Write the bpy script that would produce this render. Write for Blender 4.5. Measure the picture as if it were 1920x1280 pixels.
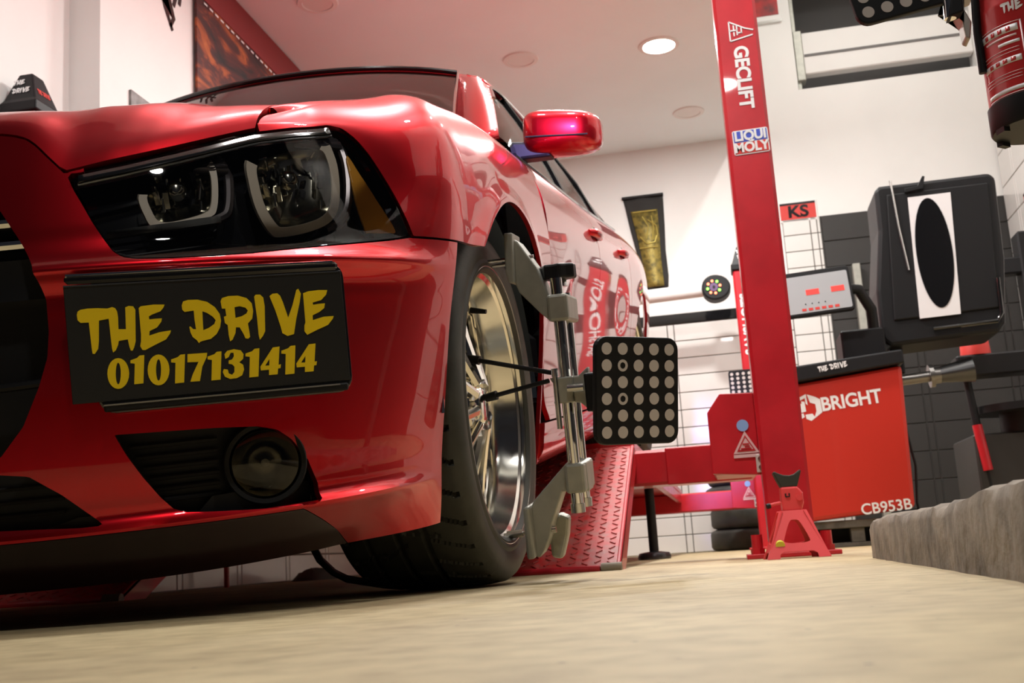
import bpy, math, random
import numpy as np
from mathutils import Vector, Matrix

for _o in list(bpy.data.objects):
    bpy.data.objects.remove(_o, do_unlink=True)
SC = bpy.context.scene
COL = SC.collection
random.seed(4)

# ---------------------------------------------------------------- camera (resting almost on the floor, pitched up, slightly rolled)
_F = 2100.0; _ROLL = math.atan(.065); _YAW = math.radians(10.3); _PITCH = math.atan(403 / _F)
_fh = Vector((-math.sin(_YAW), math.cos(_YAW), 0)); _rt = Vector((math.cos(_YAW), math.sin(_YAW), 0)); _up = Vector((0, 0, 1))
_fw = _fh*math.cos(_PITCH) + _up*math.sin(_PITCH); _u0 = _up*math.cos(_PITCH) - _fh*math.sin(_PITCH)
_r2 = _rt*math.cos(_ROLL) - _u0*math.sin(_ROLL); _u2 = _rt*math.sin(_ROLL) + _u0*math.cos(_ROLL)
_cd = bpy.data.cameras.new('camera'); CAM = bpy.data.objects.new('camera', _cd); COL.objects.link(CAM)
CAM.matrix_world = Matrix(((_r2.x, _u2.x, -_fw.x, 0), (_r2.y, _u2.y, -_fw.y, 0), (_r2.z, _u2.z, -_fw.z, .053), (0, 0, 0, 1)))
_cd.sensor_width = 36; _cd.lens = 36*_F/1920; _cd.clip_start = .02; _cd.clip_end = 60
_cd.dof.use_dof = True; _cd.dof.focus_distance = 1.75; _cd.dof.aperture_fstop = 13
SC.camera = CAM

# ---------------------------------------------------------------- world: night outside the open front of the workshop
W = bpy.data.worlds.new('world'); SC.world = W; W.use_nodes = True
W.node_tree.nodes['Background'].inputs[0].default_value = (.010, .010, .012, 1)
W.node_tree.nodes['Background'].inputs[1].default_value = 1.0
SC.view_settings.view_transform = 'Standard'; SC.view_settings.look = 'None'
SC.view_settings.exposure = 0.5; SC.view_settings.gamma = 1.0; SC.view_settings.use_curve_mapping = False
try:
    SC.cycles.max_bounces = 8; SC.cycles.sample_clamp_indirect = 6.0; SC.cycles.use_denoising = True
except Exception:
    pass

CEIL = 3.11; XL = -2.37; XR = 2.19; YB = 8.4; XC = .33; CEIL2 = 4.7
# downlights (x, y, ceiling height, watts; 0 = switched off)
DOWNLIGHTS = [(-.15, 6.58, CEIL, 50), (-1.01, 6.50, CEIL, 0), (-.01, 7.75, CEIL, 0), (-1.95, 5.43, CEIL, 0),
              (-.25, 4.60, CEIL, 38), (-.70, 5.50, CEIL, 18), (-.25, 2.50, CEIL, 30), (-.95, 2.30, CEIL, 16), (.23, -.30, CEIL, 17),
              (1.30, 6.90, CEIL2, 17), (1.30, 4.60, CEIL2, 23), (1.30, 2.40, CEIL2, 27)]
LAMP_COL = (1.0, .975, .95)
def area(name, loc, size, watts, col, rot=(0, 0, 0), parent=None, spread=math.pi):
    d = bpy.data.lights.new(name, 'AREA'); d.shape = 'DISK'; d.size = size; d.energy = watts; d.color = col; d.spread = spread
    o = bpy.data.objects.new(name, d); COL.objects.link(o); o.location = loc; o.rotation_euler = rot; o.parent = parent
    return o
# small cool LED lamp on a tripod outside the open front
_led = area('led_lamp_light', (-.50, -1.30, 1.55), .16, .8, (.50, .38, 1.0), spread=math.radians(7))
_led.rotation_euler = (Vector((-.34, 3.02, 1.12)) - Vector((-.50, -1.30, 1.55))).to_track_quat('-Z', 'Y').to_euler()
# ---------------------------------------------------------------- body surface maths (car axes: x to the driver's side, y to the rear, z up)
def crs(xs, ys):
    """smooth monotone-ish cubic through points; returns a function"""
    xs = np.asarray(xs, float); ys = np.asarray(ys, float)
    d = np.gradient(ys, xs, axis=0) if ys.ndim == 1 else np.stack([np.gradient(ys[:, k], xs) for k in range(ys.shape[1])], 1)
    def f(t):
        t = np.clip(np.asarray(t, float), xs[0], xs[-1])
        i = np.clip(np.searchsorted(xs, t) - 1, 0, len(xs) - 2)
        h = xs[i + 1] - xs[i]; s = (t - xs[i]) / h
        h00 = 2*s**3 - 3*s**2 + 1; h10 = s**3 - 2*s**2 + s; h01 = -2*s**3 + 3*s**2; h11 = s**3 - s**2
        if ys.ndim == 2:
            h00, h10, h01, h11, h = (q[..., None] for q in (h00, h10, h01, h11, h))
        return h00*ys[i] + h10*h*d[i] + h01*ys[i+1] + h11*h*d[i+1]
    return f

def sstep(a, b, x):
    t = np.clip((np.asarray(x, float) - a) / (b - a), 0, 1)
    return t*t*(3 - 2*t)

PLAN = np.array([(0,-.985),(.15,-.981),(.3,-.965),(.42,-.944),(.5,-.925),(.58,-.895),(.65,-.858),(.72,-.808),(.78,-.752),(.83,-.698),(.87,-.642),(.902,-.58),(.925,-.515),(.938,-.46),(.947,-.41),(.953,-.3),(.956,-.15),(.957,0),(.956,.2),(.953,.47),(.952,.7)])
_u = np.concatenate([[0], np.cumsum(np.linalg.norm(np.diff(PLAN, axis=0), axis=1))])
PF = crs(_u, PLAN)
U_ARCH = float(_u[14]); U_DOOR = float(_u[19]); U_C = float(_u[10])
OFFZ = crs([.15,.17,.185,.205,.23,.244,.252,.257,.262,.268,.285,.33,.40,.48,.55,.578,.592,.600,.607,.614,.625,.64,.67,.70,.75,.80,.9],
           [.11,.088,.070,.046,.020,.005,-.004,-.006,.001,.007,.009,.009,.011,.015,.019,.018,.010,.002,.003,.012,.024,.034,.044,.055,.075,.10,.15])
TUCK = crs([.15,.2,.30,.38,.51,.644,.9], [.085,.076,.064,.05,.028,0,0])
def S(u, z):
    """outer skin of nose and flank at plan arc length u and height z"""
    u = np.asarray(u, float); z = np.asarray(z, float)
    p = PF(u); q = (PF(u + 1e-3) - PF(u - 1e-3)); q = q / np.maximum(np.linalg.norm(q, axis=-1, keepdims=True), 1e-9)
    n = np.stack([-q[..., 1], q[..., 0]], -1)          # inward normal (to the rear at the nose, to the centre at the flank)
    w = 1 - sstep(U_C - .02, U_ARCH, u)
    o = OFFZ(z) * w
    x = p[..., 0] + n[..., 0]*o; y = p[..., 1] + n[..., 1]*o
    x = x * (1 - TUCK(z) * sstep(.62, U_ARCH, u))
    return np.stack([x, y, z*np.ones_like(x)], -1)
# ---------------------------------------------------------------- helpers
def link(o, parent=None, mw=None):
    COL.objects.link(o); o.parent = parent
    if mw is not None: o.matrix_local = mw
    return o
def thing(name, label, cat, loc=(0, 0, 0), rotz=0, group=None):
    o = bpy.data.objects.new(name, None); COL.objects.link(o); o.empty_display_size = .05
    o.location = loc; o.rotation_euler = (0, 0, rotz); o['label'] = label; o['category'] = cat
    if group: o['group'] = group
    return o
def tag(o, label, cat, group=None):
    o['label'] = label; o['category'] = cat
    if group: o['group'] = group
    return o
def struct(o):
    o['kind'] = 'structure'; return o
def mesh(name, v, f, m, parent=None, smooth=False, mw=None, auto=None):
    me = bpy.data.meshes.new(name); me.from_pydata([tuple(map(float, p)) for p in v], [], f); me.validate(); me.update()
    if m is not None: me.materials.append(m)
    if smooth:
        me.polygons.foreach_set('use_smooth', [True]*len(me.polygons))
        if auto is not None:
            try: me.set_sharp_from_angle(angle=math.radians(auto))
            except Exception: pass
    return link(bpy.data.objects.new(name, me), parent, mw)

class MB:
    def __init__(s): s.v = []; s.f = []
    def add(s, v, f, mw=None):
        b = len(s.v); s.v += [tuple(mw @ Vector(p)) if mw is not None else tuple(p) for p in v]; s.f += [tuple(i + b for i in q) for q in f]; return s
    def box(s, a, b, bev=0, mw=None):
        (x0, y0, z0), (x1, y1, z1) = a, b
        if x0 > x1: x0, x1 = x1, x0
        if y0 > y1: y0, y1 = y1, y0
        if z0 > z1: z0, z1 = z1, z0
        if not bev:
            v = [(x, y, z) for z in (z0, z1) for y in (y0, y1) for x in (x0, x1)]
            return s.add(v, [(0,2,3,1),(4,5,7,6),(0,1,5,4),(2,6,7,3),(0,4,6,2),(1,3,7,5)], mw)
        c = min(bev, (x1-x0)*.49, (y1-y0)*.49, (z1-z0)*.49); v = []; f = []; idx = {}
        for ix, x in ((0, x0), (1, x1)):
            for iy, y in ((0, y0), (1, y1)):
                for iz, z in ((0, z0), (1, z1)):
                    sx, sy, sz = (c if ix == 0 else -c), (c if iy == 0 else -c), (c if iz == 0 else -c)
                    idx[ix, iy, iz] = len(v); v += [(x, y+sy, z+sz), (x+sx, y, z+sz), (x+sx, y+sy, z)]
        I = lambda a, k: idx[a] + k
        for k in range(3):
            for sgn in (0, 1):
                o = [i for i in range(3) if i != k]; q = []
                for p, r in ((0, 0), (1, 0), (1, 1), (0, 1)):
                    t = [0, 0, 0]; t[k] = sgn; t[o[0]] = p; t[o[1]] = r; q.append(I(tuple(t), k))
                f.append(tuple(q))
        for k in range(3):
            o = [i for i in range(3) if i != k]
            for p in (0, 1):
                for r in (0, 1):
                    t0 = [0, 0, 0]; t0[o[0]] = p; t0[o[1]] = r; t1 = list(t0); t1[k] = 1
                    t0, t1 = tuple(t0), tuple(t1); f.append((I(t0, o[0]), I(t0, o[1]), I(t1, o[1]), I(t1, o[0])))
        for t in idx: f.append((I(t, 0), I(t, 1), I(t, 2)))
        return s.add(v, f, mw)
    def cyl(s, p, q, r, r2=None, n=20, cap=True):
        p, q = Vector(p), Vector(q); r2 = r if r2 is None else r2; d = (q - p).normalized()
        a = d.orthogonal().normalized(); b = d.cross(a); v = []
        for c, rr in ((p, r), (q, r2)):
            for i in range(n):
                t = 2*math.pi*i/n; v.append(c + (a*math.cos(t) + b*math.sin(t))*rr)
        f = [(i, (i+1) % n, n + (i+1) % n, n + i) for i in range(n)]
        if cap: f += [tuple(range(n))[::-1], tuple(range(n, 2*n))]
        return s.add(v, f)
    def tube(s, pts, r, n=10, cap=True):
        pts = [Vector(p) for p in pts]; rr = r if isinstance(r, (list, tuple)) else [r]*len(pts); v = []; a = None
        for i, p in enumerate(pts):
            d = (pts[min(i+1, len(pts)-1)] - pts[max(i-1, 0)]).normalized()
            a = d.orthogonal().normalized() if a is None else (a - d*a.dot(d)).normalized(); b = d.cross(a)
            for k in range(n):
                t = 2*math.pi*k/n; v.append(p + (a*math.cos(t) + b*math.sin(t))*rr[i])
        f = [(i*n + k, i*n + (k+1) % n, (i+1)*n + (k+1) % n, (i+1)*n + k) for i in range(len(pts)-1) for k in range(n)]
        if cap: f += [tuple(range(n))[::-1], tuple(range((len(pts)-1)*n, len(pts)*n))]
        return s.add(v, f)
    def prism(s, poly, fn, lo, hi):
        """polygon in a plane swept from lo to hi; fn(a, b, t) -> xyz"""
        n = len(poly); v = [fn(a, b, lo) for a, b in poly] + [fn(a, b, hi) for a, b in poly]
        return s.add(v, [tuple(range(n))[::-1], tuple(range(n, 2*n))] + [(i, (i+1) % n, n + (i+1) % n, n + i) for i in range(n)])
    def lathe(s, prof, n=48, axis='z', c=(0, 0, 0), closed=False, arc=None):
        v = []; m = len(prof); k = n if arc is None else n + 1
        for i in range(k):
            t = (2*math.pi if arc is None else arc)*i/n; ct, st = math.cos(t), math.sin(t)
            for r, h in prof:
                p = {'z': (r*ct, r*st, h), 'x': (h, r*ct, r*st), 'y': (r*ct, h, r*st)}[axis]
                v.append((c[0]+p[0], c[1]+p[1], c[2]+p[2]))
        f = [(i*m + j, ((i+1) % k)*m + j, ((i+1) % k)*m + (j+1) % m, i*m + (j+1) % m) for i in range(n) for j in range(m if closed else m-1)]
        return s.add(v, f)
    def grid(s, P):
        a, b = P.shape[:2]
        return s.add([tuple(p) for p in P.reshape(-1, 3)], [(i*b+j, i*b+j+1, (i+1)*b+j+1, (i+1)*b+j) for i in range(a-1) for j in range(b-1)])
    def build(s, name, m, parent=None, smooth=False, mw=None, auto=40):
        o = mesh(name, s.v, s.f, m, parent, smooth, mw, auto if smooth else None); fixn(o); return o
def fixn(o):
    import bmesh
    bm = bmesh.new(); bm.from_mesh(o.data); bmesh.ops.recalc_face_normals(bm, faces=bm.faces); bm.to_mesh(o.data); bm.free()
def mod_solid(o, t, off=-1):
    m = o.modifiers.new('solid', 'SOLIDIFY'); m.thickness = t; m.offset = off; m.use_even_offset = False; m.use_quality_normals = True; return o
def mod_bev(o, w, n=2):
    m = o.modifiers.new('bevel', 'BEVEL'); m.width = w; m.segments = n; m.limit_method = 'ANGLE'; m.angle_limit = math.radians(40); return o
def dup(root, name=None):
    r = root.copy(); COL.objects.link(r)
    for ch in root.children:
        c = ch.copy(); COL.objects.link(c); c.parent = r
        for g in ch.children:
            d = g.copy(); COL.objects.link(d); d.parent = c
    return r
def rrect(w, h, r, n=5):
    p = []
    for cx, cy, a in ((w/2-r, h/2-r, 0), (-w/2+r, h/2-r, 90), (-w/2+r, -h/2+r, 180), (w/2-r, -h/2+r, 270)):
        for i in range(n+1):
            t = math.radians(a + 90*i/n); p.append((cx + r*math.cos(t), cy + r*math.sin(t)))
    return p
def sdf(poly, X, Y):
    """signed distance to a polygon, positive inside"""
    poly = np.asarray(poly, float); d = np.full(X.shape, 1e9); ins = np.zeros(X.shape, bool)
    for i in range(len(poly)):
        ax, ay = poly[i]; bx, by = poly[(i+1) % len(poly)]; ex, ey = bx-ax, by-ay
        t = np.clip(((X-ax)*ex + (Y-ay)*ey) / max(ex*ex + ey*ey, 1e-12), 0, 1)
        d = np.minimum(d, np.hypot(X-ax-t*ex, Y-ay-t*ey))
        c = ((ay > Y) != (by > Y)) & (X < (bx-ax)*(Y-ay)/np.where(by == ay, 1e-12, by-ay) + ax); ins ^= c
    return np.where(ins, d, -d)
def smoothpoly(pts, n=6):
    """closed Catmull-Rom through the points"""
    p = np.asarray(pts, float); out = []; k = len(p)
    for i in range(k):
        a, b, c, d = p[i-1], p[i], p[(i+1) % k], p[(i+2) % k]
        for j in range(n):
            t = j/n; out.append(.5*((2*b) + (-a+c)*t + (2*a-5*b+4*c-d)*t*t + (-a+3*b-3*c+d)*t**3))
    return np.array(out)
def cut(P, f):
    """keep the part of grid P (a,b,3) where f > 0, cutting cells along f = 0 -> verts, faces"""
    a, b = f.shape; V = []; F = []; vid = {}; eid = {}
    def vert(i, j):
        k = (i, j)
        if k not in vid: vid[k] = len(V); V.append(P[i, j])
        return vid[k]
    def edge(p, q):
        k = (p, q) if p < q else (q, p)
        if k not in eid:
            fa, fb = f[k[0]], f[k[1]]; t = fa/(fa-fb); eid[k] = len(V); V.append(P[k[0]]*(1-t) + P[k[1]]*t)
        return eid[k]
    pos = f > 0
    for i in range(a-1):
        for j in range(b-1):
            c = ((i, j), (i+1, j), (i+1, j+1), (i, j+1)); s = [pos[k] for k in c]
            if not any(s): continue
            if all(s): F.append(tuple(vert(*k) for k in c)); continue
            q = []
            for m in range(4):
                k, l = c[m], c[(m+1) % 4]
                if pos[k]: q.append(vert(*k))
                if pos[k] != pos[l]: q.append(edge(k, l))
            if len(q) >= 3: F.append(tuple(q))
    return np.array(V), F
def cutn(P, f):
    """cut() that carries the smooth surface normal along: columns 3-5 of the result"""
    a = np.gradient(P, axis=0); b = np.gradient(P, axis=1); n = np.cross(a, b); n /= np.maximum(np.linalg.norm(n, axis=-1, keepdims=True), 1e-9)
    return cut(np.concatenate([P, n], -1), f)
def panel(name, V, F, m, parent, mir='none', t=.01, smooth=True):
    """skin with thickness t; mir: none | copy (second object on the other side) | join (both halves in one mesh)"""
    V = np.asarray(V); N = V[:, 3:]; V = V[:, :3]; n = len(V); out = []
    sg = np.sign(np.mean(np.sum(N*(np.array([0, .9, .45]) - V), 1))) or 1.
    c = {}
    for q in F:
        for i in range(len(q)):
            e = (q[i], q[(i+1) % len(q)]); c[e] = c.get(e, 0) + 1
    bd = [e for e in c if (e[1], e[0]) not in c]
    if mir == 'join': bd = [e for e in bd if max(abs(V[e[0], 0]), abs(V[e[1], 0])) > 1e-4]
    W_ = np.vstack([V, V + N*sg*t]); fs = list(F) + [tuple(i + n for i in q[::-1]) for q in F] + [(a, a + n, b + n, b) for a, b in bd]
    def fin(v, f_):
        o = mesh(name, v, f_, m, parent, False); fixn(o); o.data.polygons.foreach_set('use_smooth', [True]*len(o.data.polygons))
        try: o.data.set_sharp_from_angle(angle=math.radians(50))
        except Exception: pass
        return o
    R_ = W_*np.array([-1, 1, 1])
    if mir == 'join':
        k = len(W_); o = mesh(name, np.vstack([W_, R_]), fs + [tuple(i + k for i in q[::-1]) for q in fs], m, parent, False)
        import bmesh
        bm = bmesh.new(); bm.from_mesh(o.data); bmesh.ops.remove_doubles(bm, verts=[v for v in bm.verts if abs(v.co.x) < .001], dist=.0005); bmesh.ops.recalc_face_normals(bm, faces=bm.faces); bm.to_mesh(o.data); bm.free()
        o.data.polygons.foreach_set('use_smooth', [True]*len(o.data.polygons))
        try: o.data.set_sharp_from_angle(angle=math.radians(50))
        except Exception: pass
        return [o]
    out = [fin(W_, fs)]
    if mir == 'copy': out.append(fin(R_, [q[::-1] for q in fs]))
    return out

# ---------------------------------------------------------------- materials
def mat(name, col, rough=.5, metal=0., coat=0., noise=0., scale=20., bump=0., bscale=60., spec=.5, coat_rough=.03, col2=None, emit=None, estr=0., trans=0., ior=1.45, rnoise=0.):
    m = bpy.data.materials.new(name); m.use_nodes = True; nt = m.node_tree; b = nt.nodes['Principled BSDF']
    b.inputs['Base Color'].default_value = (*col, 1); b.inputs['Roughness'].default_value = rough; b.inputs['Metallic'].default_value = metal
    b.inputs['Coat Weight'].default_value = coat; b.inputs['Coat Roughness'].default_value = coat_rough; b.inputs['Specular IOR Level'].default_value = spec
    b.inputs['Transmission Weight'].default_value = trans; b.inputs['IOR'].default_value = ior
    if emit: b.inputs['Emission Color'].default_value = (*emit, 1); b.inputs['Emission Strength'].default_value = estr
    tc = None
    if noise or bump or rnoise:
        tc = nt.nodes.new('ShaderNodeTexCoord')
    if noise:
        n = nt.nodes.new('ShaderNodeTexNoise'); n.inputs['Scale'].default_value = scale; n.inputs['Detail'].default_value = 6
        nt.links.new(tc.outputs['Object'], n.inputs['Vector'])
        r = nt.nodes.new('ShaderNodeMix'); r.data_type = 'RGBA'
        c2 = col2 or tuple(max(0, c*(1-noise)) for c in col)
        r.inputs['A'].default_value = (*col, 1); r.inputs['B'].default_value = (*c2, 1)
        mr = nt.nodes.new('ShaderNodeMapRange'); mr.inputs['From Min'].default_value = .38; mr.inputs['From Max'].default_value = .68
        nt.links.new(n.outputs['Fac'], mr.inputs['Value']); nt.links.new(mr.outputs['Result'], r.inputs['Factor']); nt.links.new(r.outputs['Result'], b.inputs['Base Color'])
    if rnoise:
        n = nt.nodes.new('ShaderNodeTexNoise'); n.inputs['Scale'].default_value = scale*.7; n.inputs['Detail'].default_value = 5
        nt.links.new(tc.outputs['Object'], n.inputs['Vector'])
        mr = nt.nodes.new('ShaderNodeMapRange'); mr.inputs['To Min'].default_value = max(.02, rough-rnoise); mr.inputs['To Max'].default_value = rough+rnoise
        nt.links.new(n.outputs['Fac'], mr.inputs['Value']); nt.links.new(mr.outputs['Result'], b.inputs['Roughness'])
    if bump:
        n = nt.nodes.new('ShaderNodeTexNoise'); n.inputs['Scale'].default_value = bscale; n.inputs['Detail'].default_value = 4
        nt.links.new(tc.outputs['Object'], n.inputs['Vector']); k = nt.nodes.new('ShaderNodeBump'); k.inputs['Strength'].default_value = bump; k.inputs['Distance'].default_value = .004
        nt.links.new(n.outputs['Fac'], k.inputs['Height']); nt.links.new(k.outputs['Normal'], b.inputs['Normal'])
    return m
def glassmat(name, tint, rough=.02, ior=1.5):
    """thin window glass: tinted see-through plus mirror reflection growing at grazing angles"""
    m = bpy.data.materials.new(name); m.use_nodes = True; nt = m.node_tree
    for n in list(nt.nodes): nt.nodes.remove(n)
    o = nt.nodes.new('ShaderNodeOutputMaterial'); t = nt.nodes.new('ShaderNodeBsdfTransparent'); t.inputs[0].default_value = (*tint, 1)
    g = nt.nodes.new('ShaderNodeBsdfGlossy'); g.inputs['Roughness'].default_value = rough
    fr = nt.nodes.new('ShaderNodeFresnel'); fr.inputs['IOR'].default_value = ior
    mx = nt.nodes.new('ShaderNodeMixShader'); nt.links.new(fr.outputs[0], mx.inputs[0]); nt.links.new(t.outputs[0], mx.inputs[1]); nt.links.new(g.outputs[0], mx.inputs[2]); nt.links.new(mx.outputs[0], o.inputs[0])
    return m
M = {}
M['paint'] = mat('candy_red_paint', (.56, .005, .012), .35, .90, coat=.85, coat_rough=.025)
M['paint'].node_tree.nodes['Principled BSDF'].inputs['Coat IOR'].default_value = 1.47
M['black_plastic'] = mat('black_plastic', (.010, .010, .011), .48, bump=.04, bscale=300, spec=.3)
M['gloss_black'] = mat('gloss_black', (.008, .008, .009), .12, coat=.6)
M['lamp_rim'] = mat('lamp_rim', (.22, .20, .21), .35, .9)
M['lip'] = mat('lip_shade', (.020, .006, .006), .28, coat=.3)  # near-black tone puts the shade under the bumper crease into the colour
M['dark'] = mat('dark_void', (.006, .006, .006), .8)
M['chrome'] = mat('chrome', (.78, .78, .77), .10, 1.0)
M['polished'] = mat('polished_alloy', (.80, .78, .72), .14, 1.0, rnoise=.06, scale=12)
M['alu'] = mat('cast_aluminium', (.42, .42, .37), .48, .55, noise=.15, scale=30, bump=.06, bscale=200)
M['steel'] = mat('bright_steel', (.62, .62, .60), .22, 1.0)
M['rubber'] = mat('tyre_rubber', (.055, .056, .046), .56, noise=.35, scale=14, bump=.08, bscale=150)
M['glass'] = glassmat('windscreen_glass', (.42, .46, .44), ior=2.1)
M['side_glass'] = glassmat('side_glass', (.80, .84, .80), ior=2.3)
M['lens'] = glassmat('clear_lens', (.92, .92, .90))
M['smoke'] = glassmat('smoked_lens', (.34, .33, .30))
M['amber'] = mat('amber_reflector', (1.0, .46, .05), .35, .0, coat=.5)
M['ring'] = mat('light_pipe', (.86, .74, .60), .45)
M['reflector'] = mat('lamp_reflector', (.55, .53, .46), .16, 1.0)
M['yellow'] = mat('yellow_vinyl', (.95, .68, .004), .5)
M['white_vinyl'] = mat('white_vinyl', (.82, .82, .82), .5)
M['lift_red'] = mat('lift_red_paint', (.55, .016, .026), .34, 0, coat=.25, noise=.18, scale=9, rnoise=.08)
M['bright_red'] = mat('cabinet_red', (.52, .024, .012), .42, 0, coat=.15)
M['ramp_red'] = mat('worn_ramp_red', (.52, .022, .020), .40, 0, noise=.5, scale=26, col2=(.34, .10, .085), bump=.1, bscale=80)
M['jack_red'] = mat('jack_red', (.80, .07, .075), .38, 0, coat=.2)
M['plaster'] = mat('white_plaster', (.83, .825, .80), .7, noise=.03, scale=3, bump=.03, bscale=40)
M['ceiling'] = mat('ceiling_paint', (.87, .95, .96), .5, noise=.03, scale=2, spec=.3)
M['tile'] = mat('white_tile', (.76, .75, .72), .25, noise=.06, scale=2.5, coat=.2)
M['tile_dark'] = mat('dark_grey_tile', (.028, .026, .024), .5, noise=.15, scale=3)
M['grout'] = mat('grout', (.16, .15, .14), .9)
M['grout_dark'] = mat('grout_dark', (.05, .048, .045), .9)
M['grey_wall'] = mat('grey_recess', (.17, .165, .16), .8)
M['concrete_block'] = mat('rough_concrete', (.30, .26, .21), .95, noise=.5, scale=13, col2=(.15, .13, .105), bump=.9, bscale=34)
M['extred'] = mat('extinguisher_red', (.50, .030, .032), .3, 0, coat=.5)
M['orange'] = mat('flame_orange', (.50, .14, .03), .6)
M['wood'] = mat('pallet_wood', (.13, .12, .10), .9, noise=.4, scale=20)
M['blue'] = mat('pale_blue_sticker', (.25, .45, .80), .5)
M['deepblue'] = mat('blue_sticker', (.06, .10, .55), .5)
M['sign_red'] = mat('sign_red', (.62, .045, .035), .5)
M['pinkish'] = mat('faded_print', (.72, .50, .50), .5)
M['limeyellow'] = mat('yellow_sticker', (.72, .66, .06), .5)
M['liner'] = mat('wheel_liner', (.055, .075, .11), .7)
M['seat'] = mat('dark_seat', (.02, .02, .022), .8)
M['print_grey'] = mat('printed_grey', (.30, .29, .29), .6)
M['print_white'] = mat('printed_white', (.78, .77, .78), .6)
M['panel_grey'] = mat('display_grey', (.40, .42, .44), .35, coat=.5)

def floormat():
    m = mat('concrete_floor', (.47, .395, .285), .62); nt = m.node_tree; b = nt.nodes['Principled BSDF']
    tc = nt.nodes.new('ShaderNodeTexCoord')
    n1 = nt.nodes.new('ShaderNodeTexNoise'); n1.inputs['Scale'].default_value = 2.2; n1.inputs['Detail'].default_value = 9; n1.inputs['Roughness'].default_value = .62
    n2 = nt.nodes.new('ShaderNodeTexNoise'); n2.inputs['Scale'].default_value = 26; n2.inputs['Detail'].default_value = 5
    n3 = nt.nodes.new('ShaderNodeTexVoronoi'); n3.inputs['Scale'].default_value = 22; n3.inputs['Randomness'].default_value = 1
    for n in (n1, n2, n3): nt.links.new(tc.outputs['Object'], n.inputs['Vector'])
    r1 = nt.nodes.new('ShaderNodeValToRGB'); e = r1.color_ramp.elements
    e[0].position = .32; e[0].color = (.36, .28, .15, 1); e[1].position = .68; e[1].color = (.56, .455, .255, 1)
    nt.links.new(n1.outputs['Fac'], r1.inputs['Fac'])
    mx = nt.nodes.new('ShaderNodeMix'); mx.data_type = 'RGBA'; mx.blend_type = 'MULTIPLY'; mx.inputs['Factor'].default_value = .55
    r2 = nt.nodes.new('ShaderNodeValToRGB'); e = r2.color_ramp.elements; e[0].position = .3; e[0].color = (.55, .53, .5, 1); e[1].position = .62; e[1].color = (1, 1, 1, 1)
    nt.links.new(n2.outputs['Fac'], r2.inputs['Fac']); nt.links.new(r1.outputs['Color'], mx.inputs['A']); nt.links.new(r2.outputs['Color'], mx.inputs['B'])
    mx2 = nt.nodes.new('ShaderNodeMix'); mx2.data_type = 'RGBA'
    r3 = nt.nodes.new('ShaderNodeValToRGB'); e = r3.color_ramp.elements; e[0].position = .035; e[0].color = (.8, .8, .8, 1); e[1].position = .07; e[1].color = (0, 0, 0, 1)
    nt.links.new(n3.outputs['Distance'], r3.inputs['Fac']); nt.links.new(r3.outputs['Color'], mx2.inputs['Factor']); nt.links.new(mx.outputs['Result'], mx2.inputs['A']); mx2.inputs['B'].default_value = (.10, .085, .07, 1)
    nt.links.new(mx2.outputs['Result'], b.inputs['Base Color'])
    k = nt.nodes.new('ShaderNodeBump'); k.inputs['Strength'].default_value = .12; k.inputs['Distance'].default_value = .003
    nt.links.new(n2.outputs['Fac'], k.inputs['Height']); nt.links.new(k.outputs['Normal'], b.inputs['Normal'])
    return m
M['floor'] = floormat()
M['asphalt'] = mat('night_asphalt', (.022, .021, .020), .95, noise=.4, scale=60, bump=.5, bscale=120)

# ---------------------------------------------------------------- lettering
def shapes(name, polys, m, parent=None, mw=None, depth=.0006):
    """flat filled outlines (inner outlines become holes) -> one thin mesh"""
    c = bpy.data.curves.new(name, 'CURVE'); c.dimensions = '2D'; c.fill_mode = 'BOTH'; c.extrude = depth
    for p in polys:
        s = c.splines.new('POLY'); s.points.add(len(p)-1); s.use_cyclic_u = True
        for q, (x, y) in zip(s.points, p): q.co = (x, y, 0, 1)
    o = bpy.data.objects.new(name, c); COL.objects.link(o)
    dg = bpy.context.evaluated_depsgraph_get(); me = bpy.data.meshes.new_from_object(o.evaluated_get(dg)); bpy.data.objects.remove(o)
    me.materials.clear(); me.materials.append(m)
    return link(bpy.data.objects.new(name, me), parent, mw)
def text(name, s, size, m, parent=None, mw=None, bold=0., align='CENTER', xs=1., depth=.0006, sp=1.):
    c = bpy.data.curves.new(name, 'FONT'); c.body = s; c.size = size; c.extrude = depth; c.align_x = align; c.align_y = 'CENTER'; c.offset = bold; c.space_character = sp
    o = bpy.data.objects.new(name, c); COL.objects.link(o)
    dg = bpy.context.evaluated_depsgraph_get(); me = bpy.data.meshes.new_from_object(o.evaluated_get(dg)); bpy.data.objects.remove(o)
    if xs != 1.:
        for v in me.vertices: v.co.x *= xs
    me.materials.clear(); me.materials.append(m)
    return link(bpy.data.objects.new(name, me), parent, mw)
def frame(o, x, y):
    """matrix with origin o, local x along x, local y along y"""
    x = Vector(x).normalized(); z = x.cross(Vector(y)).normalized(); y = z.cross(x); o = Vector(o)
    return Matrix(((x.x, y.x, z.x, o.x), (x.y, y.y, z.y, o.y), (x.z, y.z, z.z, o.z), (0, 0, 0, 1)))
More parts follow.
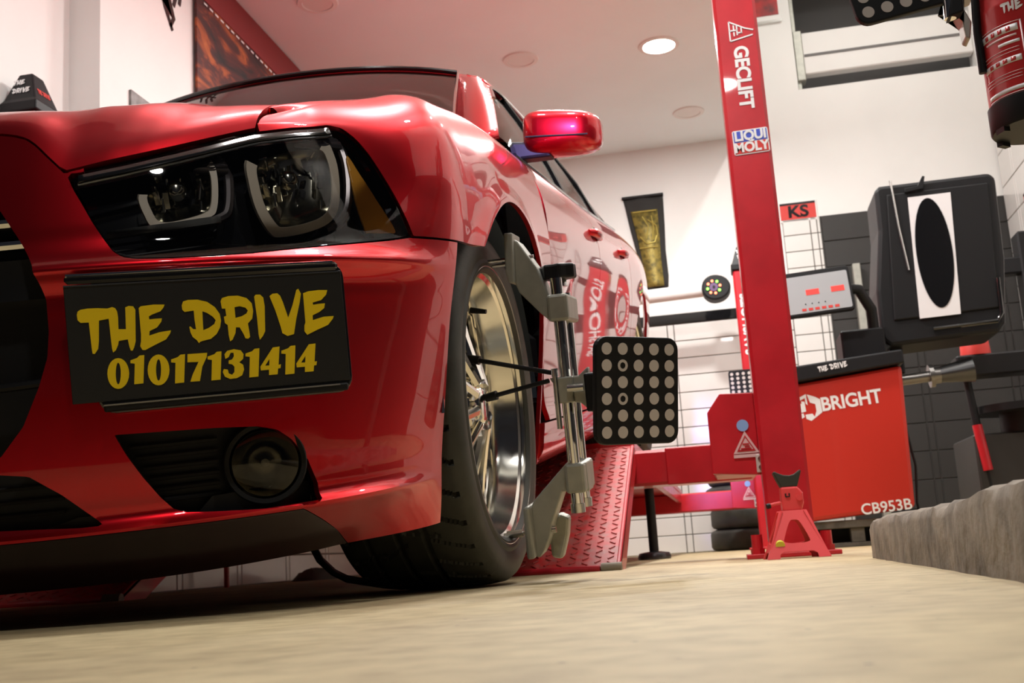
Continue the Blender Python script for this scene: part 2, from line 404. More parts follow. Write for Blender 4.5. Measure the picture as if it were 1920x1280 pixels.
NAME_GLYPHS = [[(-173.7,39.7),(-172.4,44.0),(-168.6,46.2),(-160.3,47.1),(-147.5,46.7),(-135.6,45.5),(-129.9,47.1),(-126.3,45.3),(-124.3,41.2),(-123.6,33.3),(-124.3,17.5),(-115.1,16.8),(-113.7,45.5),(-109.4,47.2),(-103.8,46.3),(-101.4,41.7),(-104.2,0.1),(-106.7,-7.6),(-108.9,-11.9),(-111.2,-11.7),(-112.7,-6.2),(-113.8,3.3),(-125.1,2.2),(-126.4,-3.1),(-129.7,-9.8),(-133.2,-12.4),(-134.2,-7.4),(-135.3,32.1),(-147.4,30.5),(-149.5,3.6),(-151.1,-6.1),(-155.7,-12.6),(-158.4,-11.9),(-158.9,-5.5),(-159.9,28.9),(-169.9,29.1),(-173.3,32.8)],[(-97.0,43.4),(-94.5,45.7),(-78.3,46.9),(-64.0,46.0),(-65.7,42.3),(-70.0,37.5),(-81.2,33.8),(-85.2,31.6),(-85.0,27.6),(-76.9,28.0),(-68.8,27.9),(-70.1,23.5),(-75.9,16.4),(-85.8,12.2),(-86.7,6.2),(-73.6,9.8),(-58.7,11.2),(-60.0,7.2),(-65.8,-0.3),(-81.6,-7.1),(-93.4,-12.5),(-96.7,-11.9),(-99.1,-6.7),(-97.6,-0.4),(-96.9,9.5)],[(-42.3,43.7),(-40.0,48.7),(-33.7,50.2),(-21.3,49.8),(-9.1,46.0),(0.4,38.3),(5.9,28.8),(7.0,19.6),(5.0,10.6),(-0.2,1.9),(-8.2,-4.0),(-18.4,-5.8),(-22.2,-6.8),(-24.2,-8.6),(-26.4,-4.6),(-31.6,0.3),(-34.1,7.0),(-34.8,14.1),(-33.5,14.7),(-30.1,10.6),(-26.4,10.3),(-27.3,22.0),(-27.4,35.6),(-39.3,34.5),(-42.1,37.9)],[(-16.3,33.9),(-10.3,31.2),(-3.2,25.5),(0.1,20.7),(-2.2,15.7),(-9.5,11.0),(-17.2,8.3),(-16.9,20.0)],[(8.5,45.6),(10.8,50.0),(19.2,52.1),(32.0,51.9),(43.2,47.9),(49.6,40.3),(50.6,29.6),(48.4,19.3),(42.1,13.1),(43.1,2.6),(43.5,-5.3),(41.0,-7.5),(37.2,-6.8),(35.2,-0.8),(30.9,8.7),(25.8,9.1),(24.5,1.3),(19.9,-7.5),(16.6,-9.2),(15.4,-0.6),(15.3,13.1),(11.7,16.0),(11.2,24.5),(14.5,25.6),(14.0,35.4),(9.6,35.7)],[(26.2,36.5),(33.3,37.4),(40.8,34.9),(43.6,30.8),(41.4,27.0),(34.7,23.5),(26.2,21.9)],[(53.6,49.2),(55.7,51.7),(61.6,51.6),(65.7,47.1),(66.6,35.2),(64.3,1.0),(61.2,-4.7),(56.2,-10.3),(55.2,-3.6),(55.0,20.1)],[(74.3,48.6),(78.5,51.6),(85.0,51.9),(88.7,48.3),(91.8,38.8),(97.1,17.2),(104.5,34.0),(111.7,54.9),(114.4,56.3),(117.5,49.2),(114.7,37.3),(108.1,15.1),(103.0,-5.9),(94.2,-7.9),(87.4,-3.4),(86.1,4.7),(80.4,29.0)],[(120.5,49.7),(127.4,51.9),(142.2,52.8),(154.5,52.0),(152.3,45.7),(144.9,38.7),(132.6,35.9),(133.0,32.8),(141.1,33.6),(149.6,33.7),(147.9,27.1),(140.8,22.2),(131.0,18.2),(130.7,11.5),(145.5,15.1),(160.3,15.2),(158.7,11.5),(151.2,3.3),(135.9,-2.3),(121.3,-8.3),(117.8,-3.0),(118.5,5.0),(120.2,8.9)]]
PHONE_GLYPHS = [[(-115.6,-41.5),(-116.5,-46.7),(-118.2,-51.4),(-120.7,-55.4),(-123.8,-58.3),(-127.2,-60.1),(-130.7,-60.4),(-134.1,-59.4),(-137.2,-57.1),(-139.7,-53.7),(-141.5,-49.3),(-142.4,-44.4),(-142.5,-39.2),(-141.6,-34.0),(-139.9,-29.3),(-137.5,-25.3),(-134.5,-22.4),(-131.1,-20.6),(-127.5,-20.2),(-124.1,-21.2),(-121.0,-23.5),(-118.5,-26.9),(-116.7,-31.3),(-115.7,-36.3)],[(-126.0,-40.6),(-126.4,-44.2),(-127.0,-47.6),(-127.7,-50.4),(-128.5,-52.6),(-129.4,-53.9),(-130.2,-54.4),(-131.0,-53.8),(-131.6,-52.3),(-132.1,-50.1),(-132.3,-47.1),(-132.4,-43.7),(-132.2,-40.1),(-131.8,-36.5),(-131.2,-33.1),(-130.5,-30.2),(-129.7,-28.1),(-128.9,-26.7),(-128.0,-26.3),(-127.3,-26.9),(-126.6,-28.3),(-126.2,-30.6),(-125.9,-33.6),(-125.8,-37.0)],[(-64.8,-41.2),(-65.7,-46.4),(-67.5,-51.2),(-70.0,-55.2),(-73.1,-58.2),(-76.6,-59.9),(-80.2,-60.3),(-83.7,-59.3),(-86.9,-57.0),(-89.5,-53.5),(-91.3,-49.1),(-92.3,-44.1),(-92.3,-38.8),(-91.4,-33.6),(-89.7,-28.8),(-87.2,-24.8),(-84.1,-21.8),(-80.6,-20.0),(-77.0,-19.6),(-73.5,-20.6),(-70.3,-22.9),(-67.7,-26.4),(-65.8,-30.8),(-64.9,-35.8)],[(-75.5,-40.2),(-75.9,-43.9),(-76.4,-47.3),(-77.2,-50.2),(-78.0,-52.4),(-78.9,-53.7),(-79.7,-54.2),(-80.5,-53.6),(-81.2,-52.1),(-81.6,-49.8),(-81.9,-46.8),(-82.0,-43.4),(-81.8,-39.7),(-81.4,-36.0),(-80.8,-32.6),(-80.0,-29.8),(-79.2,-27.6),(-78.3,-26.2),(-77.5,-25.8),(-76.7,-26.3),(-76.0,-27.8),(-75.6,-30.1),(-75.3,-33.1),(-75.3,-36.6)],[(-112.7,-24.4),(-104.2,-21.9),(-100.9,-19.0),(-94.9,-18.9),(-99.0,-55.9),(-110.5,-56.2),(-107.7,-29.2),(-113.0,-28.2)],[(-61.6,-27.5),(-52.8,-25.0),(-49.5,-22.1),(-43.3,-21.9),(-47.6,-59.4),(-59.3,-59.7),(-56.5,-32.4),(-61.9,-31.3)],[(-40.2,-22.2),(-14.7,-22.3),(-15.8,-28.0),(-22.5,-40.4),(-27.2,-59.3),(-39.6,-59.2),(-35.7,-49.6),(-26.9,-33.6),(-41.1,-33.0)],[(-14.5,-27.5),(-5.6,-25.0),(-2.2,-22.0),(4.1,-21.9),(-0.3,-59.8),(-12.3,-60.0),(-9.3,-32.5),(-14.9,-31.3)],[(7.6,-26.1),(11.7,-21.8),(20.7,-20.3),(29.5,-22.6),(32.8,-28.1),(31.6,-34.5),(26.2,-38.7),(31.0,-42.3),(31.7,-48.9),(28.5,-56.5),(21.2,-59.7),(12.3,-60.0),(5.7,-56.4),(3.4,-49.7),(5.3,-46.0),(10.2,-47.1),(11.1,-52.3),(15.3,-54.7),(18.8,-51.1),(19.4,-44.0),(16.5,-40.5),(12.1,-39.4),(12.5,-34.9),(17.0,-34.0),(19.9,-29.7),(19.7,-25.1),(15.9,-24.8),(12.9,-30.4),(8.3,-32.6)],[(35.5,-27.4),(44.6,-24.9),(48.1,-21.9),(54.6,-21.7),(50.0,-60.1),(37.8,-60.3),(40.8,-32.4),(35.1,-31.3)],[(53.7,-46.9),(72.7,-22.1),(81.9,-21.5),(78.4,-46.3),(81.7,-45.9),(80.6,-51.1),(77.3,-51.5),(76.0,-59.3),(64.3,-59.3),(64.9,-52.0),(53.9,-52.1)],[(66.8,-37.4),(60.2,-46.1),(65.8,-46.3)],[(84.0,-27.4),(93.4,-24.8),(97.0,-21.8),(103.6,-21.6),(98.8,-60.4),(86.3,-60.6),(89.4,-32.4),(83.6,-31.3)],[(102.6,-46.8),(122.1,-21.7),(131.5,-21.1),(127.9,-46.2),(131.3,-45.8),(130.1,-51.1),(126.8,-51.5),(125.4,-59.4),(113.4,-59.4),(114.1,-52.0),(102.8,-52.1)],[(116.1,-37.3),(109.3,-46.0),(115.0,-46.2)]]
# ---------------------------------------------------------------- the room
# floor with a slight unevenness
_gx = np.linspace(-3.4, 3.4, 69); _gy = np.linspace(-.05, 9.0, 92); _X, _Y = np.meshgrid(_gx, _gy, indexing='ij')
_fo = MB().grid(np.stack([_X, _Y, np.zeros_like(_X)], -1)).build('floor', M['floor'], smooth=True); struct(_fo)
if _fo.data.polygons[0].normal.z < 0: _fo.data.flip_normals()

struct(MB().box((-6, -9, -.05), (6, -.055, -.004)).build('ground_outside', M['asphalt']))
def wallbox(name, a, b, m='plaster'): return struct(MB().box(a, b).build(name, M[m]))
# back wall with a framed opening high up on the right bay
WB = MB(); OX0, OX1, OZ0, OZ1 = .835, 2.14, 3.43, 4.5
WB.box((-2.9, YB, 0), (OX0, YB+.2, 5)).box((OX1, YB, 0), (3.0, YB+.2, 5)).box((OX0, YB, 0), (OX1, YB+.2, OZ0)).box((OX0, YB, OZ1), (OX1, YB+.2, 5))
wall_back = struct(WB.build('wall_back', M['plaster']))
wall_left = wallbox('wall_left', (XL-.6, 3.95, 0), (XL, YB, 5))
wallbox('wall_left_step', (-2.95, 1.5, 0), (-2.51, 3.95, 5))
wall_right = wallbox('wall_right', (XR, 1.5, 0), (XR+.3, YB, 5))
wallbox('ceiling', (-2.95, 1.5, CEIL), (XC, YB+.2, CEIL+.12), 'ceiling')
wallbox('ceiling_high', (XC, 1.5, CEIL2), (2.6, YB+.2, CEIL2+.1), 'plaster')
wallbox('wall_above_ceiling', (XC-.1, 1.5, CEIL+.12), (XC, YB, CEIL2), 'plaster')
# recess behind the opening
_r = MB().box((OX0-.1, YB+.75, 3.2), (OX1+.3, YB+.85, 4.8)).box((OX0-.1, YB+.2, 3.2), (OX1+.3, YB+.75, 3.40)).box((OX0-.14, YB+.2, 3.2), (OX0-.1, YB+.8, 4.8)).box((OX1+.3, YB+.2, 3.2), (OX1+.34, YB+.8, 4.8)).box((OX0-.1, YB+.2, 4.7), (OX1+.3, YB+.8, 4.8))
struct(_r.build('wall_recess', M['grey_wall']))
# white sliding sash standing in the opening
_w = thing('sliding_window', 'white metal window sash slid half open in the high wall opening', 'window', (1.48, YB+.08, 3.56)); del _w['category']; _w['kind'] = 'structure'; _w.name = 'window_1'
_wb = MB().box((-.58, -.05, .0), (.66, .05, .34), .008); _wb.build('sash', M['plaster'], _w)
MB().box((-.64, -.06, -.05), (-.575, .06, .36), .006).build('end_cap', M['alu'], _w)
MB().box((-.64, -.03, -.13), (-.61, .0, .7), .004).build('frame', M['alu'], _w)
MB().box((-.57, -.056, .14), (.65, -.05, .16)).build('rib', M['grey_wall'], _w)

# black border band and tiles; each tile a part of its wall
_td = {}
def tile(w, h, m, parent, mw):
    k = (round(w, 3), round(h, 3), m)
    if k not in _td:
        o = MB().box((-w/2, -.012, -h/2), (w/2, 0, h/2), .003).build('tile', M[m]); _td[k] = o.data; bpy.data.objects.remove(o)
    return link(bpy.data.objects.new('tile', _td[k]), parent, mw)
def tilefield(parent, a0, a1, z0, z1, place, m='tile', wide=.56, gapw=.05, hh=.128):
    nz = max(1, round((z1-z0)/hh)); h = (z1-z0)/nz; a = a0
    while a < a1 - .02:
        for w in (wide, gapw):
            w = min(w, a1-a)
            if w < .02: continue
            for k in range(nz):
                tile(w-.007, h-.006, m, parent, place(a + w/2, z0 + (k+.5)*h))
            a += w
ROT0 = lambda a, z: Matrix.Translation((a, YB, z))
ROTL = lambda a, z: Matrix.Translation((XL, a, z)) @ Matrix.Rotation(math.radians(90), 4, 'Z')
ROTR = lambda a, z: Matrix.Translation((XR, a, z)) @ Matrix.Rotation(math.radians(-90), 4, 'Z')
def grout(name, a, b, parent, m='grout'): MB().box(a, b).build(name, M[m], parent)
grout('grout', (-2.3, YB-.004, 0), (.6, YB+.01, 1.7), wall_back); tilefield(wall_back, -1.5, .6, 0, 1.695, ROT0)
grout('grout', (.6, YB-.004, 0), (.875, YB+.01, 2.41), wall_back); tilefield(wall_back, .6, .875, 0, 2.41, ROT0, wide=.20)
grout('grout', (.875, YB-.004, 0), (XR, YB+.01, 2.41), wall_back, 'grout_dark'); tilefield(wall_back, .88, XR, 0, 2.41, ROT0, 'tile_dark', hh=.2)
grout('grout', (XL-.01, 3.95, 0), (XL+.004, YB, 1.7), wall_left); tilefield(wall_left, 4.0, YB-.02, 0, 1.695, ROTL, hh=.14)
grout('grout', (XR-.004, 4.1, 0), (XR+.01, YB, 2.95), wall_right); tilefield(wall_right, 4.12, YB-.02, 0, 2.95, ROTR, wide=.74, hh=.245)
for nm, a, b in (('trim_1', (-2.3, YB-.016, 1.70), (.6, YB, 1.775)), ('trim_2', (XL, 3.96, 1.70), (XL+.016, YB-.02, 1.775))):
    struct(MB().box(a, b, .003).build(nm, M['gloss_black']))

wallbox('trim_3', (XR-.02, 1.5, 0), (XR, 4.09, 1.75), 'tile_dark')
# downlights
for i, (x, y, z, w) in enumerate(DOWNLIGHTS):
    lit = w > 0
    lab = ('glowing round downlight in the ceiling beside the red column' if i == 0 else
           ['', 'unlit round ceiling downlight above the car roof', 'unlit round ceiling downlight near the back wall', 'unlit round ceiling downlight close to the flame banner'][i] if i < 4 else
           'round lit downlight in the workshop ceiling')
    t = thing('ceiling_downlight', lab, 'downlight', (x, y, z), 0, None if i < 4 else 'lit downlights over the bay')
    R_ = .125 if i == 0 else .11
    MB().lathe([(R_-.028, -.004), (R_-.025, -.010), (R_, -.008), (R_+.004, 0), (R_-.028, .0)], 40, closed=True).build('trim_ring', M['plaster'], t, True)
    em = mat('lamp_glow' if lit else 'lamp_off', (.8, .78, .75), .5, emit=(1, .9, .76) if lit else None, estr=30. if lit else 0.)
    MB().cyl((0, 0, -.003), (0, 0, -.006), R_-.028, n=32).build('diffuser', em, t)
    if y < 0: MB().box((-.02, -.05, .0), (.02, 1.82, .05), .004).box((-.02, 1.78, .0), (.02, 1.82, .12), .004).build('bracket_arm', M['alu'], t)
    if lit: area('downlight_light', (0, 0, -.02), .21, w, LAMP_COL, parent=t)

# wall pieces -------------------------------------------------
# flame-print banner on the left wall under the ceiling
b = thing('flame_banner', 'dark red banner with orange flame print hung high along the side wall', 'banner', (XL+.0135, 5.6, 2.1))
bm_ = mat('flame_print', (.06, .012, .012), .55); nt = bm_.node_tree; bs = nt.nodes['Principled BSDF']
tc = nt.nodes.new('ShaderNodeTexCoord'); mp = nt.nodes.new('ShaderNodeMapping'); mp.inputs['Rotation'].default_value = (math.radians(-38), 0, 0); mp.inputs['Scale'].default_value = (1, 1.0, 3.4)
nz = nt.nodes.new('ShaderNodeTexNoise'); nz.inputs['Scale'].default_value = 2.4; nz.inputs['Detail'].default_value = 9; nz.inputs['Distortion'].default_value = .8; nz.inputs['Roughness'].default_value = .62
cr = nt.nodes.new('ShaderNodeValToRGB'); e = cr.color_ramp.elements; e[0].position = .36; e[0].color = (.012, .010, .012, 1); e[1].position = .74; e[1].color = (.62, .22, .06, 1)
x = cr.color_ramp.elements.new(.50); x.color = (.085, .016, .014, 1); x = cr.color_ramp.elements.new(.60); x.color = (.36, .08, .02, 1)
nt.links.new(tc.outputs['Object'], mp.inputs[0]); nt.links.new(mp.outputs[0], nz.inputs['Vector']); nt.links.new(nz.outputs['Fac'], cr.inputs['Fac']); nt.links.new(cr.outputs['Color'], bs.inputs['Base Color'])
MB().box((0, -.82, -.55), (.012, 2.3, .89)).build('printed_sheet', bm_, b)
MB().box((.012, -.82, .80), (.016, 2.3, .99)).build('red_border', mat('banner_red', (.22, .018, .02), .5), b)
MB().box((.012, 1.0, -.55), (.016, 2.3, .80)).build('red_border', bpy.data.materials['banner_red'], b)
_n = 26
_dl = MB()
for k in range(_n): _dl.box((.016, -.75 + k*.063, .775), (.018, -.75 + k*.063 + .036, .784))
for k in range(3): _dl.box((.016, .885, .76 - k*.03), (.018, .893, .745 - k*.03))
_dl.build('dashed_stripe', M['white_vinyl'], b)
_ph = MB().prism([(-.14, -.2), (.12, -.28), (.16, .1), (-.08, .16)], lambda a, c, t: (.016 + t, a, c), 0, .004); o = _ph.build('printed_phone', mat('printed_phone', (.03, .03, .04), .4), b); o.location = (0, .28, .35)
shapes('printed_badge', [[(-.07, -.11), (.07, -.11), (.10, .02), (.02, .12), (-.07, .12)], [(-.05, -.09), (.055, -.09), (.08, .01), (.015, .10), (-.05, .10)]], M['pinkish'], b, frame((.018, 1.05, .50), (0, 1, 0), (0, 0, 1)))
# black brush calligraphy on the same wall
random.seed(11)
strokes = []
def stroke(pts, w):
    pts = [Vector((x, y)) for x, y in pts]; L = []; R = []
    for i, p in enumerate(pts):
        d = (pts[min(i+1, len(pts)-1)] - pts[max(i-1, 0)]).normalized(); n = Vector((-d.y, d.x)); ww = w*(.35 + .65*math.sin(math.pi*(i+.6)/(len(pts)+.2)))
        L.append(tuple(p + n*ww)); R.append(tuple(p - n*ww))
    return L + R[::-1]
for s in ([(-.16, .10), (-.08, .04), (0, .05), (.06, .10)], [(-.14, .0), (-.04, -.05), (.04, -.02), (.08, .06)], [(.02, .14), (.05, -.02), (.10, -.12), (.07, -.17)], [(-.04, .16), (-.03, .02), (.03, -.10), (.09, -.18)], [(.10, .12), (.13, .02), (.10, -.06)], [(.12, .14), (.17, .06), (.15, -.03)], [(-.12, .16), (-.06, .10), (.01, .12)]):
    strokes.append(stroke([(a*1.15, c*1.1) for a, c in s], .016))
_cal = shapes('wall_calligraphy', strokes, M['gloss_black'], None, frame((XL+.002, 4.47, 2.80), (0, 1, 0), (0, 0, 1)), depth=.002); tag(_cal, 'black brush-stroke calligraphy painted on the white side wall', 'wall art')
# small grey pictures, mostly hidden by the bonnet
for y, z, s, lab in ((4.33, 2.04, .25, 'small grey photo print stuck on the white wall above the bonnet edge'),):
    p = thing('photo_print', lab, 'photo', (XL, y, z-.2))
    MB().box((0, -s*.6, 0), (.012, s*.6, .30)).build('paper', mat('photo_grey', (.25, .24, .23), .4, noise=.6, scale=14), p)
# embroidered black and gold cloth on the back wall
cl = thing('embroidered_cloth', 'black hanging cloth with gold embroidery on the back wall', 'wall hanging', (-.42, YB, 1.98))
rows = [(-.158, .150, .74), (-.150, .150, .70), (-.120, .145, .50), (-.085, .135, .30), (-.060, .140, .10), (-.03, .13, 0)]
P = np.array([[(x0*(1-t) + x1*t, -.012 - .008*math.sin(9*t + 5*z), z) for t in np.linspace(0, 1, 9)] for x0, x1, z in rows]); 
mod_solid(MB().grid(P).build('cloth', mat('black_cloth', (.035, .034, .032), .95, bump=.3, bscale=200), cl, True), .008)
gm = mat('gold_thread', (.34, .26, .06), .5, .4, noise=.65, scale=30, col2=(.10, .085, .03), bump=.6, bscale=90)
Pg = np.array([[(x0*(1-t) + x1*t, -.024, z) for t in (0, .5, 1)] for x0, x1, z in [(-.105, .10, .63), (-.075, .10, .45), (-.05, .095, .25), (-.03, .10, .06), (-.02, .10, .02)]])
mod_solid(MB().grid(Pg).build('gold_field', gm, cl, True), .004)
g2 = mat('bright_gold_thread', (.52, .42, .10), .45, .5)
for pts in ([(.0, .40), (.02, .5), (-.02, .58)], [(.04, .38), (.06, .48), (.05, .58)], [(-.05, .42), (.0, .36), (.06, .37), (.08, .42)], [(.02, .55), (.08, .50), (.085, .42)], [(-.06, .33), (.08, .33)], [(-.09, .62), (.09, .62)]):
    MB().tube([(a, -.030, c) for a, c in pts], .0045, 6).build('gold_stitch', g2, cl)
MB().cyl((-.165, -.014, .745), (.155, -.014, .745), .013, n=10).build('hanging_rod', M['black_plastic'], cl, True)
# red sign with black letters on top of the tile column, and its siblings along the right wall
def ksign(mw, s, lab, wide=.275):
    t = thing('wall_sign', lab, 'sign'); t.matrix_world = mw
    MB().box((-wide/2, 0, -.012), (wide/2, .012, .145), .003).build('backing', M['plaster'], t)
    MB().box((-wide/2+.004, -.003, .006), (wide/2-.012, .0, .118)).build('red_face', M['sign_red'], t)
    MB().box((-wide/2+.004, -.004, .118), (wide/2-.012, .0, .135)).build('black_edge', M['gloss_black'], t)
    text('lettering', s, .125, M['gloss_black'], t, frame((-.004, -.0045, .06), (1, 0, 0), (0, 0, 1)), bold=.004, xs=1.1)
    return t
ksign(Matrix.Translation((.728, YB-.012, 2.40)), 'KS', 'red sign with black letters at the top of the tile column')
for k in range(3):
    ksign(Matrix.Translation((XR-.012, 7.4 - k*1.02, 2.12)) @ Matrix.Rotation(math.radians(-90), 4, 'Z'), 'HKS', 'long red sign with black letters in a row along the side wall', .98)['group'] = 'red signs along the side wall'
# framed red picture high on the back wall
t = thing('framed_picture', 'framed red and black car picture high on the white back wall', 'picture', (.60, YB, 4.00))
MB().box((-.12, -.02, .0), (.17, 0, .42), .004).build('frame', M['plaster'], t)
MB().box((-.10, -.024, .06), (.15, -.02, .38)).build('print', mat('picture_red', (.45, .03, .03), .4, noise=.8, scale=9, col2=(.03, .03, .03)), t)
MB().box((-.12, -.026, .0), (.17, -.018, .018)).build('lower_rail', M['steel'], t)
# concrete kerb block on the right, broken top edge
random.seed(8)
ks = MB(); N = 46; ys = np.linspace(.35, 2.62, N); Pk = []
for i, y in enumerate(ys):
    h = .098 - .014*(y-1.1) + .006*math.sin(3.1*y) + random.uniform(-.004, .004); j = random.uniform(-.003, .003); x0 = .258 + (y-1.12)*.0275
    if i == N-1: h -= .008
    Pk.append([(x0 + j, y, 0), (x0 + j*.5 + random.uniform(-.002, .002), y, .03), (x0 + j, y, h*.8), (x0 + .004 + j, y, h - .004), (x0 + .014 + random.uniform(-.003, .003), y, h), (x0 + .12, y, h + .004 + random.uniform(-.003, .003)), (x0 + .34, y, h + random.uniform(-.003, .003)), (x0 + .36, y, h-.01), (x0 + .36, y, 0)])
ks.grid(np.array(Pk)); nn = len(Pk[0])
ks.f += [tuple(range(nn)), tuple(range((N-1)*nn, N*nn))[::-1]]
kb = ks.build('concrete_kerb', M['concrete_block'], None, True, auto=50); tag(kb, 'rough broken concrete kerb block lying along the floor edge', 'kerb')
# ---------------------------------------------------------------- the car (nose on the floor, tail up on the raised lift)
CAR = thing('car', 'glossy candy red four-door saloon nose down off a lift ramp, black headlamp surrounds', 'car')
_th = math.radians(8.8); _dl = math.radians(-1.6)
RX = Vector((math.cos(_dl), math.sin(_dl), 0)); _bh = Vector((-math.sin(_dl), math.cos(_dl), 0))
BK = _bh*math.cos(_th) + Vector((0, 0, math.sin(_th))); UPV = -_bh*math.sin(_th) + Vector((0, 0, math.cos(_th))); CO = Vector((-1.3361, 2.3002, .0042))
CARM = Matrix(((RX.x, BK.x, UPV.x, CO.x), (RX.y, BK.y, UPV.y, CO.y), (RX.z, BK.z, UPV.z, CO.z), (0, 0, 0, 1)))
CAR.matrix_world = CARM

HEAD = [(.5462,.7407),(.6267,.7538),(.7115,.7717),(.7964,.7923),(.853,.8075),(.9316,.8194),(1.0107,.8281),(1.0312,.8224),(1.0458,.8046),(1.0573,.7787),(1.0659,.7496),(1.0762,.7143),(1.0869,.6795),(1.099,.6445),(1.0495,.6378),(.9492,.6285),(.8711,.6218),(.7944,.6147),(.7397,.6118),(.682,.6111),(.6369,.6133),(.621,.6171),(.6083,.6264),(.595,.6471),(.5811,.671),(.5666,.6994),(.5551,.72)]
HOODF = [(0.,.828),(.15,.827),(.30,.823),(.4317,.8176),(.4517,.8138),(.4737,.8066),(.4932,.793),(.5129,.7746),(.5388,.7494),(.6029,.7624),(.661,.7732),(.7136,.784),(.78,.7991),(.8282,.8109),(.8602,.819)]
GRILLE = [(-.2,.7781),(0,.7781),(.20,.7781),(.3957,.7441),(.4476,.6973),(.4728,.6603),(.5043,.6103),(.5151,.566),(.5155,.5242),(.5117,.4897),(.4984,.4525),(.4744,.4022),(.443,.3657),(.4034,.3492),(.2,.3422),(0,.3422),(-.2,.3422)]
LOWGR = [(-.2,.338),(0,.338),(.30,.338),(.4083,.3405),(.4356,.3429),(.477,.3368),(.5169,.3096),(.5441,.2861),(.5694,.2639),(.5394,.2639),(.4845,.2674),(.4352,.2698),(.2,.272),(0,.272),(-.2,.272)]
FOG = [(.5901,.3801),(.6492,.3784),(.7231,.3762),(.7879,.3723),(.8181,.3651),(.8404,.3502),(.8674,.3187),(.884,.2825),(.8857,.2599),(.8679,.2548),(.7883,.2591),(.7261,.2634),(.6754,.2681),(.6583,.2748),(.6421,.2925),(.623,.3195),(.6046,.3501)]
hf = np.array(HOODF); HFZ = lambda u: np.interp(u, hf[:, 0], hf[:, 1])

def inset(P, d):
    """push a surface grid inwards along its normal by d"""
    a = np.gradient(P, axis=0); b = np.gradient(P, axis=1); n = np.cross(a, b); n /= np.maximum(np.linalg.norm(n, axis=-1, keepdims=True), 1e-9)
    return P + n*d
def sgrid(u0, u1, z0, z1, du=.006, dz=.006, d=0.):
    us = np.linspace(u0, u1, int((u1-u0)/du)+2); zs = np.linspace(z0, z1, int((z1-z0)/dz)+2)
    UU, ZZ = np.meshgrid(us, zs, indexing='ij'); P = S(UU, ZZ)
    if d:
        Q = inset(P, d); c = P.mean((0, 1)) * np.array([1, 1, 1]); ins = np.array([.3, .2, .5])
        if np.linalg.norm(Q.mean((0, 1)) - ins) > np.linalg.norm(c - ins): Q = inset(P, -d)
        P = Q
    return UU, ZZ, P

# bumper ------------------------------------------------------
UU, ZZ, P = sgrid(0, U_ARCH, .178, .835, .006, .0042)
fpos = np.minimum.reduce([-sdf(HEAD, UU, ZZ) - .002, -sdf(GRILLE, UU, ZZ), -sdf(LOWGR, UU, ZZ), -sdf(FOG, UU, ZZ),
                          np.where(UU < .60, HFZ(UU) - .004 - ZZ, 1), np.where(UU > .57, np.interp(UU, [.57, .60, 1.05, 1.1, U_ARCH], [.70, .66, .66, .6415, .642]) - ZZ, 1)])
LIPZ = np.interp(UU, [0, .60, .85, 1.02], [.2530, .2530, .2505, .170])
BUMPER = panel('bumper', *cutn(P, np.minimum(fpos, ZZ - LIPZ - .0005)), M['paint'], CAR, 'join', .012)[0]
panel('front_lip', *cutn(P, LIPZ - .0005 - ZZ), M['lip'], CAR, 'join', .008)  # bumper underside, coloured dark for the shade below the crease

# grille: black mesh set back, two chrome-edged bars
UU, ZZ, P = sgrid(0, .56, .24, .80, .01, .01, .055)
panel('grille', *cutn(P, np.minimum(sdf(GRILLE, UU, ZZ) + .02, .03 + 0*UU)), M['black_plastic'], CAR, 'join', .004)
UU, ZZ, P = sgrid(0, .62, .24, .40, .01, .01, .045)
panel('lower_grille', *cutn(P, sdf(LOWGR, UU, ZZ) + .015), M['black_plastic'], CAR, 'join', .004)
for poly, dd in ((GRILLE, .0), (LOWGR, .0)):
    pl = [p for p in smoothpoly(poly, 3) if p[0] >= -.01]
for zz in (.682, .650):
    us = np.linspace(0, float(np.interp(zz, [.60, .66, .69], [.492, .462, .440])), 24); q = S(us, zz + 0*us); q = q + np.array([0, .03, 0])
    MB().tube([tuple(p) for p in q] , .008, 8).build('grille_bar', M['chrome'], CAR, True)
    MB().tube([(-p[0], p[1], p[2]) for p in q], .008, 8).build('grille_bar', M['chrome'], CAR, True)
for zz in np.arange(.39, .58, .022):
    us = np.linspace(0, .47, 16); q = S(us, zz + 0*us) + np.array([0, .060, 0])
    MB().tube([tuple(p) for p in q[::-1]*np.array([-1, 1, 1])] + [tuple(p) for p in q[1:]], .003, 6).build('grille_slat', M['dark'], CAR, True)
for zz in (.285, .303, .321):
    us = np.linspace(0, .50, 16); q = S(us, zz + 0*us) + np.array([0, .035, 0])
    MB().tube([tuple(p) for p in q[::-1]*np.array([-1, 1, 1])] + [tuple(p) for p in q[1:]], .003, 6).build('grille_slat', M['dark'], CAR, True)
# badge ring low in the grille
_us = np.linspace(.28, .50, 14)
MB().tube([tuple(S(float(a), .455 + .25*(float(a)-.39)**2) + np.array([0, .018, 0])) for a in _us], .006, 8).build('grille_surround', M['black_plastic'], CAR, True)

